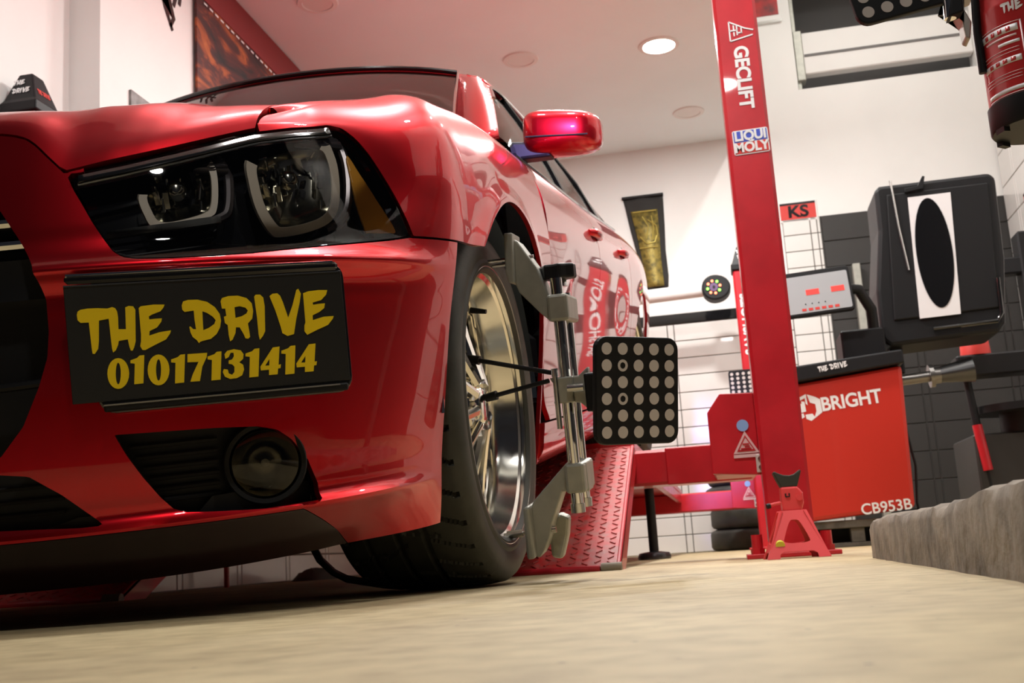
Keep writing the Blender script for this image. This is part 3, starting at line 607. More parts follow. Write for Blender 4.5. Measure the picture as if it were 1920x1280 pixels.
# fog lamp pockets
for sx in (1, -1):
    UU, ZZ, P = sgrid(.56, .92, .24, .40, .006, .006, .055); V, F = cut(P, sdf(FOG, UU, ZZ) + .012)
    fp = mesh('fog_pocket', V*np.array([sx, 1, 1]), F if sx > 0 else [q[::-1] for q in F], M['black_plastic'], CAR, True)
    # pocket side walls
    pl = smoothpoly(FOG, 4); a = S(pl[:, 0], pl[:, 1]); cen = a.mean(0); nrm = np.array([.62, -.78, 0]); b_ = a - nrm*.058; n = len(a)
    mesh('fog_bezel', np.vstack([a - nrm*.002, b_])*np.array([sx, 1, 1]), [(i, (i+1) % n, n+(i+1) % n, n+i)[::sx] for i in range(n)], M['gloss_black'], fp, True)
    for k, zz in enumerate((.285, .30, .315, .33, .345, .36)):
        u1 = float(np.interp(zz, [.27, .38], [.735, .735])); u0 = float(np.interp(zz, [.27, .30, .38], [.665, .645, .605]))
        us = np.linspace(u0, u1, 6); q = (S(us, zz + 0*us) - nrm*.045)*np.array([sx, 1, 1]); MB().tube([tuple(p) for p in q], .0035, 6).build('fog_slat', M['dark'], fp, True)
    c0 = S(.797, .320); c0 = Vector((c0[0]*sx, c0[1], c0[2])); ax = Vector((.45*sx, -.89, .02)).normalized()
    MF = Matrix.Translation(c0 - ax*.026) @ ax.to_track_quat('Z', 'Y').to_matrix().to_4x4()
    fl = MB().lathe([(.047, -.03), (.050, .008), (.056, .010), (.058, .004), (.058, -.03)], 40, closed=True).build('fog_lamp', M['dark'], CAR, True, MF)
    MB().lathe([(.0, -.022), (.018, -.02), (.036, -.010), (.046, .006)], 40).build('reflector', M['reflector'], fl, True)
    MB().lathe([(.0005, .016), (.02, .0145), (.036, .011), (.047, .005)], 40).build('lens', M['smoke'], fl, True)
    MB().cyl((0, 0, -.02), (0, 0, -.004), .006, n=12).build('bulb', M['steel'], fl, True)

# headlamps ---------------------------------------------------
RING1 = smoothpoly([(.6486,.7071),(.685,.7245),(.7508,.7551),(.7697,.7596),(.7743,.7339),(.7641,.684),(.7475,.668),(.6963,.655),(.6665,.655),(.6543,.6728)], 5)
RING2 = smoothpoly([(.8265,.7609),(.8628,.7821),(.9322,.7977),(.9957,.8042),(1.0026,.778),(.9904,.7317),(.9699,.6868),(.9423,.6602),(.8976,.6444),(.8514,.6368),(.8367,.6429),(.8226,.6756),(.8196,.7175)], 5)
AMBER = smoothpoly([(1.0249,.784),(1.0356,.7491),(1.0524,.7021),(1.0743,.6566),(1.066,.6522),(1.0222,.6519),(1.0139,.6545),(1.0107,.7055)], 4)
def loft(poly, shrink, depths, sx):
    """ring-shaped rows of a lamp bowl: outline shrunk by the given factors at the given depths behind the skin"""
    c = poly.mean(0); rows = []
    for k, d in zip(shrink, depths):
        q = c + (poly - c)*k; p = S(q[:, 0], q[:, 1]); nrm = np.array([.55, -.80, -.22]); nrm /= np.linalg.norm(nrm); rows.append((p - nrm*d)*np.array([sx, 1, 1]))
    return np.array(rows)
def rowmesh(name, R_, m, parent, sx, cap=False):
    a, n = R_.shape[:2]; v = R_.reshape(-1, 3); f = [(i*n+j, i*n+(j+1) % n, (i+1)*n+(j+1) % n, (i+1)*n+j)[::sx] for i in range(a-1) for j in range(n)]
    if cap: f.append(tuple(range((a-1)*n, a*n))[::sx])
    return mesh(name, v, f, m, parent, True, auto=35)
for sx in (1, -1):
    flip = (lambda V: V*np.array([sx, 1, 1]))
    UU, ZZ, P = sgrid(.52, 1.12, .59, .85, .007, .007, .05); V, F = cut(P, sdf(HEAD, UU, ZZ) + .012)
    hl = mesh('headlamp', flip(V), F if sx > 0 else [q[::-1] for q in F], M['gloss_black'], CAR, True)
    # side walls of the housing
    pl = smoothpoly(HEAD, 3); a = S(pl[:, 0], pl[:, 1]); nrm = np.array([.55, -.80, -.22]); nrm /= np.linalg.norm(nrm); n = len(a)
    mesh('housing_rim', flip(np.vstack([a - nrm*.003, a - nrm*.05])), [(i, (i+1) % n, n+(i+1) % n, n+i)[::sx] for i in range(n)], M['black_plastic'], hl, True)
    # lens
    UU, ZZ, P = sgrid(.52, 1.12, .59, .85, .007, .007, .002); V, F = cut(P, sdf(HEAD, UU, ZZ) - .002)
    mesh('lens', flip(V), F if sx > 0 else [q[::-1] for q in F], M['lens'], hl, True)
    # black shroud strip under the bonnet edge with a bright lip
    us = np.linspace(.56, 1.01, 40); zt = np.interp(us, [h[0] for h in HEAD[:7]], [h[1] for h in HEAD[:7]])
    q = np.stack([S(us, zt - .002), S(us, zt - .012) , S(us, zt - .0165)], 1); q[:, :2] += nrm*.001; q[:, 2] -= nrm*.004
    o = MB().grid(flip(q)).build('shroud', M['gloss_black'], hl, True); mod_solid(o, .003)
    MB().tube([tuple(p) for p in flip(S(us, zt - .0168) - nrm*.002)], .0017, 6).build('bright_lip', M['steel'], hl, True)
    for nm, poly, dep in (('inner_lamp', RING1, .018), ('outer_lamp', RING2, .014)):
        L4 = loft(poly, (1.0, .985, .80, .78), (dep+.012, dep, dep+.002, dep+.012), sx); sel = list(range(15, len(poly))) + [0]; L4 = L4[:, sel]
        MB().grid(L4).build('light_ring', M['ring'], hl, True, auto=35)
        bw = rowmesh('lamp_bowl', loft(poly, (.79, .74, .62, .40, .12), (dep+.006, dep+.022, dep+.034, dep+.044, dep+.047), sx), M['reflector'], hl, sx, True)
        # vertical facets on the bowl
        c = poly.mean(0); hw = (poly[:, 0].max() - poly[:, 0].min())*.30; hh = (poly[:, 1].max() - poly[:, 1].min())*.30
        random.seed(3 + len(nm))
        for k in range(26):
            ra, rb = random.uniform(-1, 1), random.uniform(-1, 1)
            if ra*ra + rb*rb > 1: continue
            q = S(c[0] + hw*1.05*ra, c[1] + hh*1.05*rb) - nrm*(dep + random.uniform(.024, .036))
            mw_ = Matrix.Translation((q[0]*sx, q[1], q[2])) @ Matrix.Rotation(random.uniform(-.7, .7), 4, 'X') @ Matrix.Rotation(random.uniform(-.9, .9), 4, 'Z')
            MB().box((-.0045, -.002, -random.uniform(.006, .017)), (.0045, .002, random.uniform(.006, .017)), .001).build('facet', M['reflector'] if k % 3 else M['gloss_black'], hl, False, mw_)
        p0 = S(c[0]-hw*.2, c[1]+hh*.2) - nrm*(dep + .026); cc = Vector((p0[0]*sx, p0[1], p0[2])); ax = Vector((nrm[0]*sx, nrm[1], nrm[2]))
        MB().lathe([(.0, .012), (.010, .009), (.016, 0), (.017, -.012)], 20).build('projector', M['reflector'], hl, True, Matrix.Translation(cc) @ ax.to_track_quat('Z', 'Y').to_matrix().to_4x4())
        # dark rim on the outer side
        r2 = poly[(poly[:, 0] > c[0] + .01)]; r2 = r2[np.argsort(-r2[:, 1])]; q = S(r2[:, 0] + .018, r2[:, 1] - .002) - nrm*.026
        MB().tube([tuple(p) for p in flip(q)], .0075, 8).build('lamp_rim', M['lamp_rim'], hl, True)
    UU, ZZ, P = sgrid(.98, 1.10, .63, .80, .004, .004, .010); V, F = cut(P, sdf(AMBER, UU, ZZ))
    mod_solid(mesh('turn_signal', flip(V), F if sx > 0 else [q[::-1] for q in F], M['amber'], hl, True), .004)
    # lower grey step of the housing
    us = np.linspace(.60, .765, 14); zt = np.interp(us, [.60, .70, .765], [.6545, .664, .672])
    q = np.stack([S(us, zt) - nrm*.016, S(us, zt - .010) - nrm*.012, S(us, zt - .014) - nrm*.02], 1); mod_solid(MB().grid(flip(q)).build('housing_step', mat('housing_grey', (.12, .12, .115), .3, coat=.4), hl, True), .003)
    for dz in (.024, .034, .044):
        q = S(us[:-1], (zt - dz)[:-1]) - nrm*.03; MB().tube([tuple(p) for p in flip(q)], .002, 5).build('housing_rib', M['black_plastic'], hl, True)

# bonnet ------------------------------------------------------
HE = S(hf[:, 0], hf[:, 1]); HE[0, 0] = 0
YE = lambda x: np.interp(np.abs(x), HE[:, 0], HE[:, 1]); ZE = lambda x: np.interp(np.abs(x), HE[:, 0], HE[:, 2])
ZSM = crs([0, .2, .4, .5, .6, .72, 1.], [.826, .824, .812, .803, .800, .816, .80])
GF = crs([-.05, 0, .012, .03, .06, .12, .24, .4, .7, 1.0, 1.4], [-.05, 0, .017, .032, .047, .064, .086, .110, .148, .18, .205])
def hood_z(x, y):
    ax = np.abs(x); t = np.maximum(y - YE(ax), 0); k = sstep(0, .13, t)
    ridge = .010*np.exp(-((ax - (.56 + .08*t))/.045)**2)*sstep(.02, .2, t) + .004*sstep(.5, .36, ax)*sstep(.05, .35, t)
    return ZE(ax)*(1-k) + ZSM(ax)*k + GF(t) + ridge
XG = lambda y: np.interp(y, [-.66, -.60, -.5, 0, .5, .8], [.718, .719, .715, .712, .700, .69])
xs = np.linspace(0, .74, 75); tt = np.concatenate([np.linspace(0, .12, 16), np.linspace(.14, 1.42, 36)])
XX, TT = np.meshgrid(xs, tt, indexing='ij'); YY = YE(XX) + TT; Ph = np.stack([XX, YY, hood_z(XX, YY)], -1)
cowl = .50 + .12*(XX/.7)**2
V, F = cutn(Ph, np.minimum(XG(YY) - .003 - XX, cowl - YY)); panel('bonnet', V, F, M['paint'], CAR, 'join', .010)

# front fenders -----------------------------------------------
FU = [.8602, .93, 1.01, 1.05, 1.10, 1.17, 1.226, 1.336, 1.487, 1.637, 1.837, U_DOOR]
CRX = [.726, .757, .785, .795, .805, .81, .81, .81, .808, .807, .812, .83]; CRY = [-.60, -.54, -.47, -.43, -.38, -.33, -.27, -.24, -.13, 0, .2, .47]; CRZ = [.852, .872, .893, .903, .916, .930, .942, .950, .967, .985, .995, .992]
GYY = [-.615, -.56, -.49, -.45, -.39, -.33, -.27, -.24, -.13, 0, .2, .47]
fu = np.linspace(.8602, U_DOOR, 170); rows = []
cfx, cfy, cfz, gfy = (crs(FU, q) for q in (CRX, CRY, CRZ, GYY))
cr_ = np.stack([cfx(fu), cfy(fu), cfz(fu)], -1); gy = gfy(fu); gp = np.stack([XG(gy), gy, hood_z(XG(gy), gy)], -1)
za = .812 - .052*sstep(1.0, 1.17, fu); za = np.minimum(za, cr_[:, 2] - .02); A = S(fu, za); K = S(fu, za + (.72 + .14*sstep(1.05, 1.2, fu))*(cr_[:, 2] - za))
bez = lambda t: (1-t)**2*A + 2*t*(1-t)*K + t*t*cr_
ctl = [S(fu, z + 0*fu) for z in (.17, .24, .34, .45, .56, .64, .70)] + [A, bez(.28), bez(.55), bez(.8), cr_, cr_*.5 + gp*.5 + np.array([0, 0, .004]), gp]
ctl = np.array(ctl).transpose(1, 0, 2); vv = np.linspace(0, ctl.shape[1]-1, 118)
FP = crs(np.arange(ctl.shape[1]), ctl.transpose(1, 0, 2).reshape(ctl.shape[1], -1))(vv).reshape(len(vv), len(fu), 3).transpose(1, 0, 2)
FUU = fu[:, None] + 0*FP[..., 0]; fx, fy, fz = FP[..., 0], FP[..., 1], FP[..., 2]
AR = lambda y, z, yc, r: np.hypot(y - yc, z - .36) - r
# wheel-arch lip flares slightly outwards
lip = np.exp(-((AR(fy, fz, 0, .405))/.030)**2)*.011*(fz < .8); FP[..., 0] += lip
fk = np.minimum.reduce([-sdf(HEAD, np.where(fz < .84, FUU, 5), fz) - .003, np.where((fy < -.1), fz - .6455, 1), np.where(fx > .7, AR(fy, fz, 0, .402), 1), fz - np.where(fy > .2, .205, 0), .470 - fy])
panel('front_fender', *cutn(FP, fk), M['paint'], CAR, 'copy', .010)

# body side: front door, rear door, rear quarter ---------------
ZR = [.19, .215, .27, .30, .34, .42, .50, .58, .66, .72, .77, .82, .87, .92, .96, 1.0]; 
XRW = crs(ZR, [.855, .892, .912, .916, .908, .912, .922, .934, .948, .955, .957, .955, .945, .922, .892, .850])
WY = crs([.4, 1.5, 2.4, 3.0, 3.5, 3.9, 4.1, 4.3], [1, 1.0, 1.0, 1.002, .985, .95, .915, .85]); BELT = crs([.4, .8, 1.2, 2., 2.7, 3.3, 3.8, 4.2], [-.006, .004, .014, .034, .058, .072, .075, .06])
def side(y, zr):
    k = sstep(.55, 1.0, zr); z = zr + BELT(y)*k
    x = XRW(zr)*WY(y)
    x = x - .016*sstep(.62, .95, y)*sstep(2.45, 2.0, y)*np.exp(-((zr - (.60 + .035*(y-.8)))/.10)**2) + .010*np.exp(-((y-3.05)/.45)**2)*np.exp(-((zr-.86)/.10)**2)
    return np.stack([x, y, z], -1)
def sidepanel(name, y0, y1, z0, z1, rear=False, mir='copy'):
    ys = np.linspace(y0, y1, int((y1-y0)/.02)+2); zs = np.linspace(z0, z1, 60); Y_, Z_ = np.meshgrid(ys, zs, indexing='ij'); P = side(Y_, Z_)
    f_ = np.minimum(AR(P[..., 1], P[..., 2], 3.05, .405), 1) if rear else np.ones(Y_.shape)
    V, F = cutn(P, f_); return panel(name, V, F, M['paint'], CAR, mir, .012)
sidepanel('rocker_sill', .40, 2.66, .19, .298)
D1 = sidepanel('front_door', .476, 1.500, .303, 1.0); D2 = sidepanel('rear_door', 1.506, 2.50, .303, 1.0, True); sidepanel('rear_quarter', 2.506, 4.12, .23, 1.0, True)
for D_, yh in ((D1, 1.42), (D2, 2.26)):
    for o, sx in zip(D_, (1, -1)):
        p = side(yh, .845); xx = p[0]
        h = MB().tube([((xx - .004)*sx, yh - .085, p[2]+.002), ((xx + .012)*sx, yh - .07, p[2]), ((xx + .018)*sx, yh, p[2]), ((xx + .012)*sx, yh + .07, p[2]), ((xx - .004)*sx, yh + .085, p[2]+.002)], [.010, .013, .014, .013, .010], 10).build('door_handle', M['paint'], o, True)
        MB().lathe([(.0, 0), (.045, .001), (.05, .006)], 20, 'x', (0, 0, 0)).build('handle_recess', M['gloss_black'], o, True, Matrix.Translation(((xx+.001)*sx, yh, p[2])) @ Matrix.Diagonal((.4*sx, 1.4, .55, 1)))

# greenhouse --------------------------------------------------
rx = np.linspace(-1, 1, 33); ry = np.linspace(0, 1, 30)
def roofp(s, t):
    y0 = 1.14 + .11*s*s; y1 = 3.02 - .05*s*s; y = y0 + (y1-y0)*t; hw = crs([1.1, 1.3, 1.7, 2.3, 2.8, 3.1], [.612, .622, .628, .612, .578, .55])(y)
    z = crs([1.1, 1.3, 1.7, 2.2, 2.7, 3.1], [1.452, 1.470, 1.482, 1.474, 1.435, 1.375])(y) - .045*s*s - .02*s**4
    return np.stack([hw*s, y, z], -1)
SS, T_ = np.meshgrid(rx, ry, indexing='ij'); mod_solid(MB().grid(roofp(SS, T_)).build('roof', M['paint'], CAR, True), .02)
def wind(s, t, g=0.):
    top = roofp(s, 0*s); base = np.stack([.735*s, .50 + .13*s*s, 1.005 + 0*s], -1); p = base*(1-t)[..., None] + top*t[..., None]
    p[..., 2] += .03*np.sin(np.pi*t)*(1 - .3*s*s); return p
ws = np.linspace(-.955, .955, 30); wt = np.linspace(0, .99, 24); SS, T_ = np.meshgrid(ws, wt, indexing='ij')
MB().grid(wind(SS, T_)).build('windscreen', M['glass'], CAR, True)
q = wind(np.linspace(-.95, .95, 30), np.full(30, .985)); MB().tube([tuple(p + np.array([0, -.004, .004])) for p in q], .008, 8).build('windscreen_trim', M['gloss_black'], CAR, True)
RAIL = crs([.60, .75, .95, 1.15, 1.35, 1.9, 2.4, 2.9, 3.3], np.array([(.832, 1.03), (.80, 1.13), (.752, 1.245), (.705, 1.325), (.682, 1.368), (.664, 1.402), (.668, 1.385), (.69, 1.30), (.73, 1.16)]))
for sx in (1, -1):
    # A pillar: band between windscreen edge and door glass
    t_ = np.linspace(0, 1, 16); e1 = wind(np.full(16, .955), t_); yy = np.linspace(.64, 1.27, 16); rl = RAIL(yy); e3 = np.stack([rl[:, 0], yy, rl[:, 1]], -1); e2 = (e1 + e3)/2 + np.array([.012, -.012, .010])
    mod_solid(MB().grid(np.stack([e1, e2, e3], 1)*np.array([sx, 1, 1])).build('front_pillar', M['paint'], CAR, True), .015)
    MB().tube([tuple((p + np.array([0, -.006, .003]))*np.array([sx, 1, 1])) for p in e1], .005, 8).build('pillar_trim', M['chrome'], CAR, True)
    # roof side rail
    yy = np.linspace(1.24, 3.2, 30); rl = RAIL(yy); a_ = np.stack([rl[:, 0], yy, rl[:, 1]], -1); rp = roofp(np.full(30, 1.), np.clip((yy - 1.25)/(2.97 - 1.25), 0, 1)); rp[:, 1] = yy
    mod_solid(MB().grid(np.stack([rp, (rp+a_)/2 + np.array([.012, 0, .004]), a_], 1)*np.array([sx, 1, 1])).build('roof_rail', M['paint'], CAR, True), .012)
    MB().tube([((RAIL(y)[0]+.004)*sx, y, RAIL(y)[1]-.004) for y in np.linspace(.92, 3.1, 40)], .006, 8).build('rail_trim', M['chrome'], CAR, True)
    # side glass
    for y0, y1 in ((.66, 1.52), (1.60, 2.42), (2.48, 2.95)):
        yy = np.linspace(y0, y1, 14); rl = RAIL(yy); top = np.stack([rl[:, 0]-.006, yy, rl[:, 1]-.01], -1); bt = side(yy, .99 + 0*yy); bt[:, 0] -= .012
        tt_ = np.linspace(0, 1, 8)[None, :, None]; G_ = bt[:, None]*(1-tt_) + top[:, None]*tt_ + np.array([.014, 0, 0])*np.sin(np.pi*tt_)
        MB().grid(G_*np.array([sx, 1, 1])).build('side_window', M['side_glass'], CAR, True)
    for y0 in (1.56, 2.45):
        bt = side(np.array([y0]), np.array([.99]))[0]; r_ = RAIL(y0); MB().tube([((bt[0]-.012)*sx, y0, bt[2]), ((bt[0]*.5 + r_[0]*.5 + .004)*sx, y0, (bt[2]+r_[1])/2), ((r_[0]-.006)*sx, y0, r_[1]-.008)], .012, 8).build('window_pillar', M['gloss_black'], CAR, True)
    yy = np.linspace(.66, 2.95, 40); bt = side(yy, .995 + 0*yy); MB().tube([((p[0]+.002)*sx, p[1], p[2]+.004) for p in bt], .006, 8).build('belt_trim', M['gloss_black'], CAR, True)
    # rear pillar
    yy = np.linspace(2.9, 3.62, 10); bt = side(yy, 1.0 + 0*yy); a0 = np.array([.69, 2.9, 1.30]); top = np.stack([np.linspace(.69, .64, 10), np.linspace(2.9, 3.5, 10), np.linspace(1.30, 1.16, 10)], -1); in_ = np.stack([np.full(10, .55), np.linspace(2.96, 3.6, 10), np.linspace(1.37, 1.12, 10)], -1)
    mod_solid(MB().grid(np.stack([bt, top, in_], 1)*np.array([sx, 1, 1])).build('rear_pillar', M['paint'], CAR, True), .012)
ys = np.linspace(0, 1, 12); SS, T_ = np.meshgrid(np.linspace(-.56, .56, 12), ys, indexing='ij'); MB().grid(np.stack([SS, 2.98 + .68*T_, 1.395 - .28*T_ - .05*(SS/.56)**2*(1-T_)], -1)).build('rear_window', M['glass'], CAR, True)
# boot lid and tail
SS, T_ = np.meshgrid(np.linspace(-1, 1, 20), ys, indexing='ij'); mod_solid(MB().grid(np.stack([SS*(.80 - .04*T_), 3.62 + .50*T_ - .05*SS**2, 1.105 - .025*T_ - .04*SS**2 + .02*sstep(.7, 1, T_)], -1)).build('boot_lid', M['paint'], CAR, True), .012)
tl = np.linspace(-1, 1, 24); zt = np.array([.25, .40, .55, .75, .95, 1.075]); yo = np.array([4.06, 4.14, 4.15, 4.13, 4.12, 4.10])
Pt = np.array([[(s*.86*(1 - .02*abs(s)), y - .10*s*s, z) for z, y in zip(zt, yo)] for s in tl]); mod_solid(MB().grid(Pt).build('tail_panel', M['paint'], CAR, True), .015)
MB().box((-.78, 4.115, .80), (.78, 4.145, .90), .01).build('tail_lamp', mat('tail_lamp_red', (.30, .01, .01), .2, coat=.6), CAR)
# underbody, wheel houses, cabin
ub = MB().box((-.68, -.66, .23), (.68, 4.0, .27)); ub.build('underbody', M['dark'], CAR)
MB().prism([(.0, -.93), (.42, -.89), (.60, -.80), (.78, -.60), (.80, -.50), (-.80, -.50), (-.78, -.60), (-.60, -.80), (-.42, -.89)], lambda a, b_, t: (a, b_, t), .215, .225).build('splash_shield', M['black_plastic'], CAR)
for yc in (0, 3.05):
    for sx in (1, -1):
        MB().lathe([(.42, .60*sx), (.42, .90*sx)], 40, 'x', (0, yc, .36), arc=math.pi).build('wheel_housing', M['liner'], CAR, True)
        MB().box((.56*sx, yc-.43, .27), (.60*sx, yc+.43, .80)).build('inner_panel', M['dark'], CAR)
MB().box((-.66, -.60, .28), (.66, .46, .78), .05).build('engine_block', M['dark'], CAR)
MB().box((-.76, .50, .80), (.76, .95, .985), .04).build('dashboard', M['seat'], CAR)
MB().box((-.80, .95, .27), (.80, 3.3, .34)).build('cabin_floor', M['dark'], CAR)
for x_ in (-.38, .38):
    MB().box((x_-.25, 1.45, .36), (x_+.25, 2.0, .62), .06).box((x_-.24, 1.95, .55), (x_+.24, 2.15, 1.14), .06).box((x_-.12, 2.02, 1.15), (x_+.12, 2.14, 1.33), .04).build('front_seat', M['seat'], CAR)
MB().box((-.68, 2.55, .36), (.68, 3.0, .66), .06).box((-.66, 2.95, .6), (.66, 3.15, 1.16), .06).build('rear_seat', M['seat'], CAR)

# door mirrors ------------------------------------------------
def superell(a, b, c, e=.45, n=28, m=18, front=None):
    P = np.zeros((n+1, m+1, 3)); sg = lambda v, p: np.sign(v)*np.abs(v)**p
    for i in range(n+1):
        for j in range(m+1):
            th = 2*math.pi*i/n; ph = -math.pi/2 + math.pi*j/m
            P[i, j] = (a*sg(math.cos(ph), e)*sg(math.cos(th), e), b*sg(math.cos(ph), .8)*sg(math.sin(th), .8), c*sg(math.sin(ph), e))
    return P
for sx in (1, -1):
    P = superell(.108, .085, .060, .50); P[..., 1] = np.where(P[..., 1] > .035, .035 + (P[..., 1]-.035)*.15, P[..., 1])
    P[..., 2] *= 1 + .10*(P[..., 0]/-.108); P[..., 2] += -.05*(P[..., 0]); P[..., 2] -= .0045*np.exp(-((P[..., 2]+.012)/.004)**2)*0
    mm = MB().grid(P*np.array([sx, 1, 1])).build('mirror_housing', M['paint'], CAR, True); mm.location = (.972*sx, .80, 1.068); mm.rotation_euler = (0, math.radians(3*sx), math.radians(-4*sx))
    o = MB().box((-.085*sx, .036, -.045), (.085*sx, .050, .045), .012).build('mirror_glass', M['chrome'], mm)
    MB().tube([(x*sx, -.087 + .25*(x*x), -.020 - .05*x) for x in np.linspace(-.085, .085, 14)], .0022, 6).build('cap_seam', M['dark'], mm, True)
    o = MB().prism([(-.07, -.028), (.075, -.030), (.045, .012), (-.075, .030)], lambda a, c, t: (a*sx, t, c), -.04, .03).build('mirror_arm', M['black_plastic'], CAR); o.location = (.866*sx, .80, 1.035); mod_bev(o, .008)

# plate in its frame on the bumper corner ---------------------
PM = frame((.707, -.8315, .5), (.848, .5299, 0), (0, 0, 1))
pf = mod_bev(MB().prism([(x*.1685 + .012, z*1.0) for x, z in [(a/.1685, b) for a, b in rrect(.337, .184, .022)]], lambda a, c, t: (a, c, t), -.016, -.004).build('plate_frame', M['gloss_black'], CAR, False, PM), .003)
MB().box((-.150, -.0895, -.004), (.172, -.079, .004), .002).build('lower_lip', M['black_plastic'], pf)
MB().box((-.186, .0795, -.004), (.172, .0915, .005), .004).build('upper_lip', M['gloss_black'], pf)
MB().tube([(-.184, .0905, .002), (.0, .0912, .003), (.165, .0905, .002)], .0028, 6).build('bright_edge', M['chrome'], pf, True)
MB().box((-.150, -.0815, .003), (.160, -.0795, .0055)).build('lip_edge', M['steel'], pf)
pl_ = mod_bev(MB().box((-.1875, -.0755, -.006), (.176, .0788, .0), 0).build('number_plate', mat('plate_black', (.012, .012, .012), .5), CAR, False, PM), .001)
MB().box((-.1875, .0765, 0), (.172, .0785, .0012)).build('plate_edge', M['steel'], pl_)
gl = lambda G: [[(x/1000, y/1000) for x, y in p] for p in G]
shapes('lettering', gl(NAME_GLYPHS), M['yellow'], pl_, Matrix.Translation((0, 0, .0008)), .0006)
shapes('digits_lettering', gl(PHONE_GLYPHS), M['yellow'], pl_, Matrix.Translation((0, 0, .0008)), .0006)
MB().cyl((.05, 0, -.014), (.05, 0, -.055), .01).cyl((-.10, 0, -.014), (-.10, 0, -.05), .01).build('plate_bracket', M['black_plastic'], pf)

# wheels ------------------------------------------------------
TR, TW, RR = .36, .27, .287
def tyre_mesh():
    prof = []
    for r, h in [(.268, -.004), (.276, .004), (.288, .006), (.296, .003), (.31, .007), (.33, .006), (.345, -.002), (.353, -.014)]: prof.append((r, h))
    w = np.linspace(-.022, -TW + .022, 62)
    rows = [(r, h, 0) for r, h in prof]; rows += [(TR, h, 1) for h in w]; rows += [(r, -TW - h, 0) for r, h in prof[::-1]]
    n = 720; P = np.zeros((n, len(rows), 3))
    for i in range(n):
        t = 2*math.pi*i/n; ct, st = math.cos(t), math.sin(t)
        for j, (r, h, tr) in enumerate(rows):
            if tr:
                s = (h + TW/2)/(TW/2 - .02); r = TR - .006*abs(s)**3
                g = 0.
                for gc in (-.62, -.12, .33):
                    if abs(s - gc) < .045: g = .010
                lag = t*36/(2*math.pi) - .9*abs(s)**1.0 + (.5 if s > 0 else 0)
                if abs(s) > .40 and (lag % 1.0) < .12: g = max(g, .010)
                elif abs(s) < .58 and ((lag*.5 + .25*s) % 1.0) < .07: g = max(g, .004)
                r -= g
            P[i, j] = (h, r*ct, r*st)
    P = np.concatenate([P, P[:1]], 0); return P
_tp = MB().grid(tyre_mesh()).build('tyre', M['rubber'], None, True, auto=30); TYRE = _tp.data; bpy.data.objects.remove(_tp)
def rim_parts(parent, sx):
    mwx = Matrix.Diagonal((sx, 1, 1, 1))
    link(bpy.data.objects.new('tyre', TYRE), parent, mwx)
    rim = MB().lathe([(.262, -.020), (RR-.004, -.004), (RR, .0), (RR, .004), (RR-.006, .005), (.276, .002), (.270, -.012), (.268, -.045), (.260, -.060), (.257, -.085), (.250, -.095), (.247, -.125), (.240, -.135), (.238, -.24), (.27, -.262), (.262, -.20)], 96, 'x', closed=False).build('rim', M['polished'], parent, True, mwx, auto=28)
    MB().cyl((-.145, 0, 0), (-.235, 0, 0), .075, n=40).build('hub_back', M['dark'], parent, True, mwx)
    for k in range(10):
        a = 2*math.pi*(k + .25)/10
        for d in (-.085, .085):
            pts = []; rr = []
            for r, h in ((.050, -.040), (.09, -.052), (.15, -.068), (.21, -.080), (.252, -.088)):
                aa = a + d*sstep(.05, .25, r)*1.0; pts.append((h, r*math.cos(aa), r*math.sin(aa))); rr.append(float(np.interp(r, [.05, .252], [.013, .0085])))
            MB().tube(pts, rr, 8).build('spoke', M['polished'], parent, True, mwx)
    MB().lathe([(.0, -.030), (.03, -.030), (.036, -.034), (.040, -.042), (.066, -.046), (.074, -.056), (.075, -.145)], 48, 'x').build('hub', M['polished'], parent, True, mwx)
    for k in range(5):
        a = 2*math.pi*(k + .5)/5; MB().cyl((-.060, .057*math.cos(a), .057*math.sin(a)), (-.036, .057*math.cos(a), .057*math.sin(a)), .0095, n=6).build('lug_nut', M['steel'], parent, False, mwx)
    MB().tube([(-.070, .236*math.cos(1.05), .236*math.sin(1.05)), (-.035, .228*math.cos(1.05), .228*math.sin(1.05))], [.007, .005], 10).build('valve_stem', M['black_plastic'], parent, True, mwx)
    MB().lathe([(.08, -.150), (.185, -.150), (.185, -.178), (.08, -.178)], 48, 'x', closed=True).build('brake_disc', M['steel'], parent, True, mwx)
    MB().box((-.13, .12, .02), (-.19, .20, .16), .01).build('brake_caliper', M['lift_red'], parent, mw=mwx)
for nm, x_, y_ in (('front', .90, 0), ('front', -.90, 0), ('rear', .91, 3.05), ('rear', -.91, 3.05)):
    sx = 1 if x_ > 0 else -1
    we = MB().cyl((-.2*sx, 0, 0), (-.34*sx, 0, 0), .05).build(nm + '_wheel', M['dark'], CAR); we.location = (x_, y_, .36)
    rim_parts(we, sx)
# ---------------------------------------------------------------- alignment clamp on the front wheel
def target(parent, mw, w=.195, h=.206, dotm=None):
    """black target board with rows of pale dots; returns the board"""
    bd = mod_bev(MB().prism(rrect(w, h, .024), lambda a, c, t: (a, c, t), -.014, 0).build('target_board', M['black_plastic'], parent, False, mw), .003)
    dm = M['dot']; cols, rows = 5, 6; disc = None; ringd = None
    for r in range(rows):
        for c in range(cols):
            x = (-.38 + .76*c/(cols-1))*w; y = (.385 - .77*r/(rows-1))*h
            if c == 1 and r in (1, 3):
                if ringd is None: o = MB().lathe([(.0062, 0), (.0115, 0), (.0115, .0008), (.0062, .0008)], 24, closed=True).build('dot', dm, bd); ringd = o.data
                else: o = link(bpy.data.objects.new('dot', ringd), bd)
            else:
                if disc is None: o = MB().cyl((0, 0, 0), (0, 0, .0008), .0115, n=24).build('dot', dm, bd); disc = o.data
                else: o = link(bpy.data.objects.new('dot', disc), bd)
            o.location = (x, y, .0003)
    return bd
M['dot'] = mat('target_dot', (.58, .53, .50), .6)
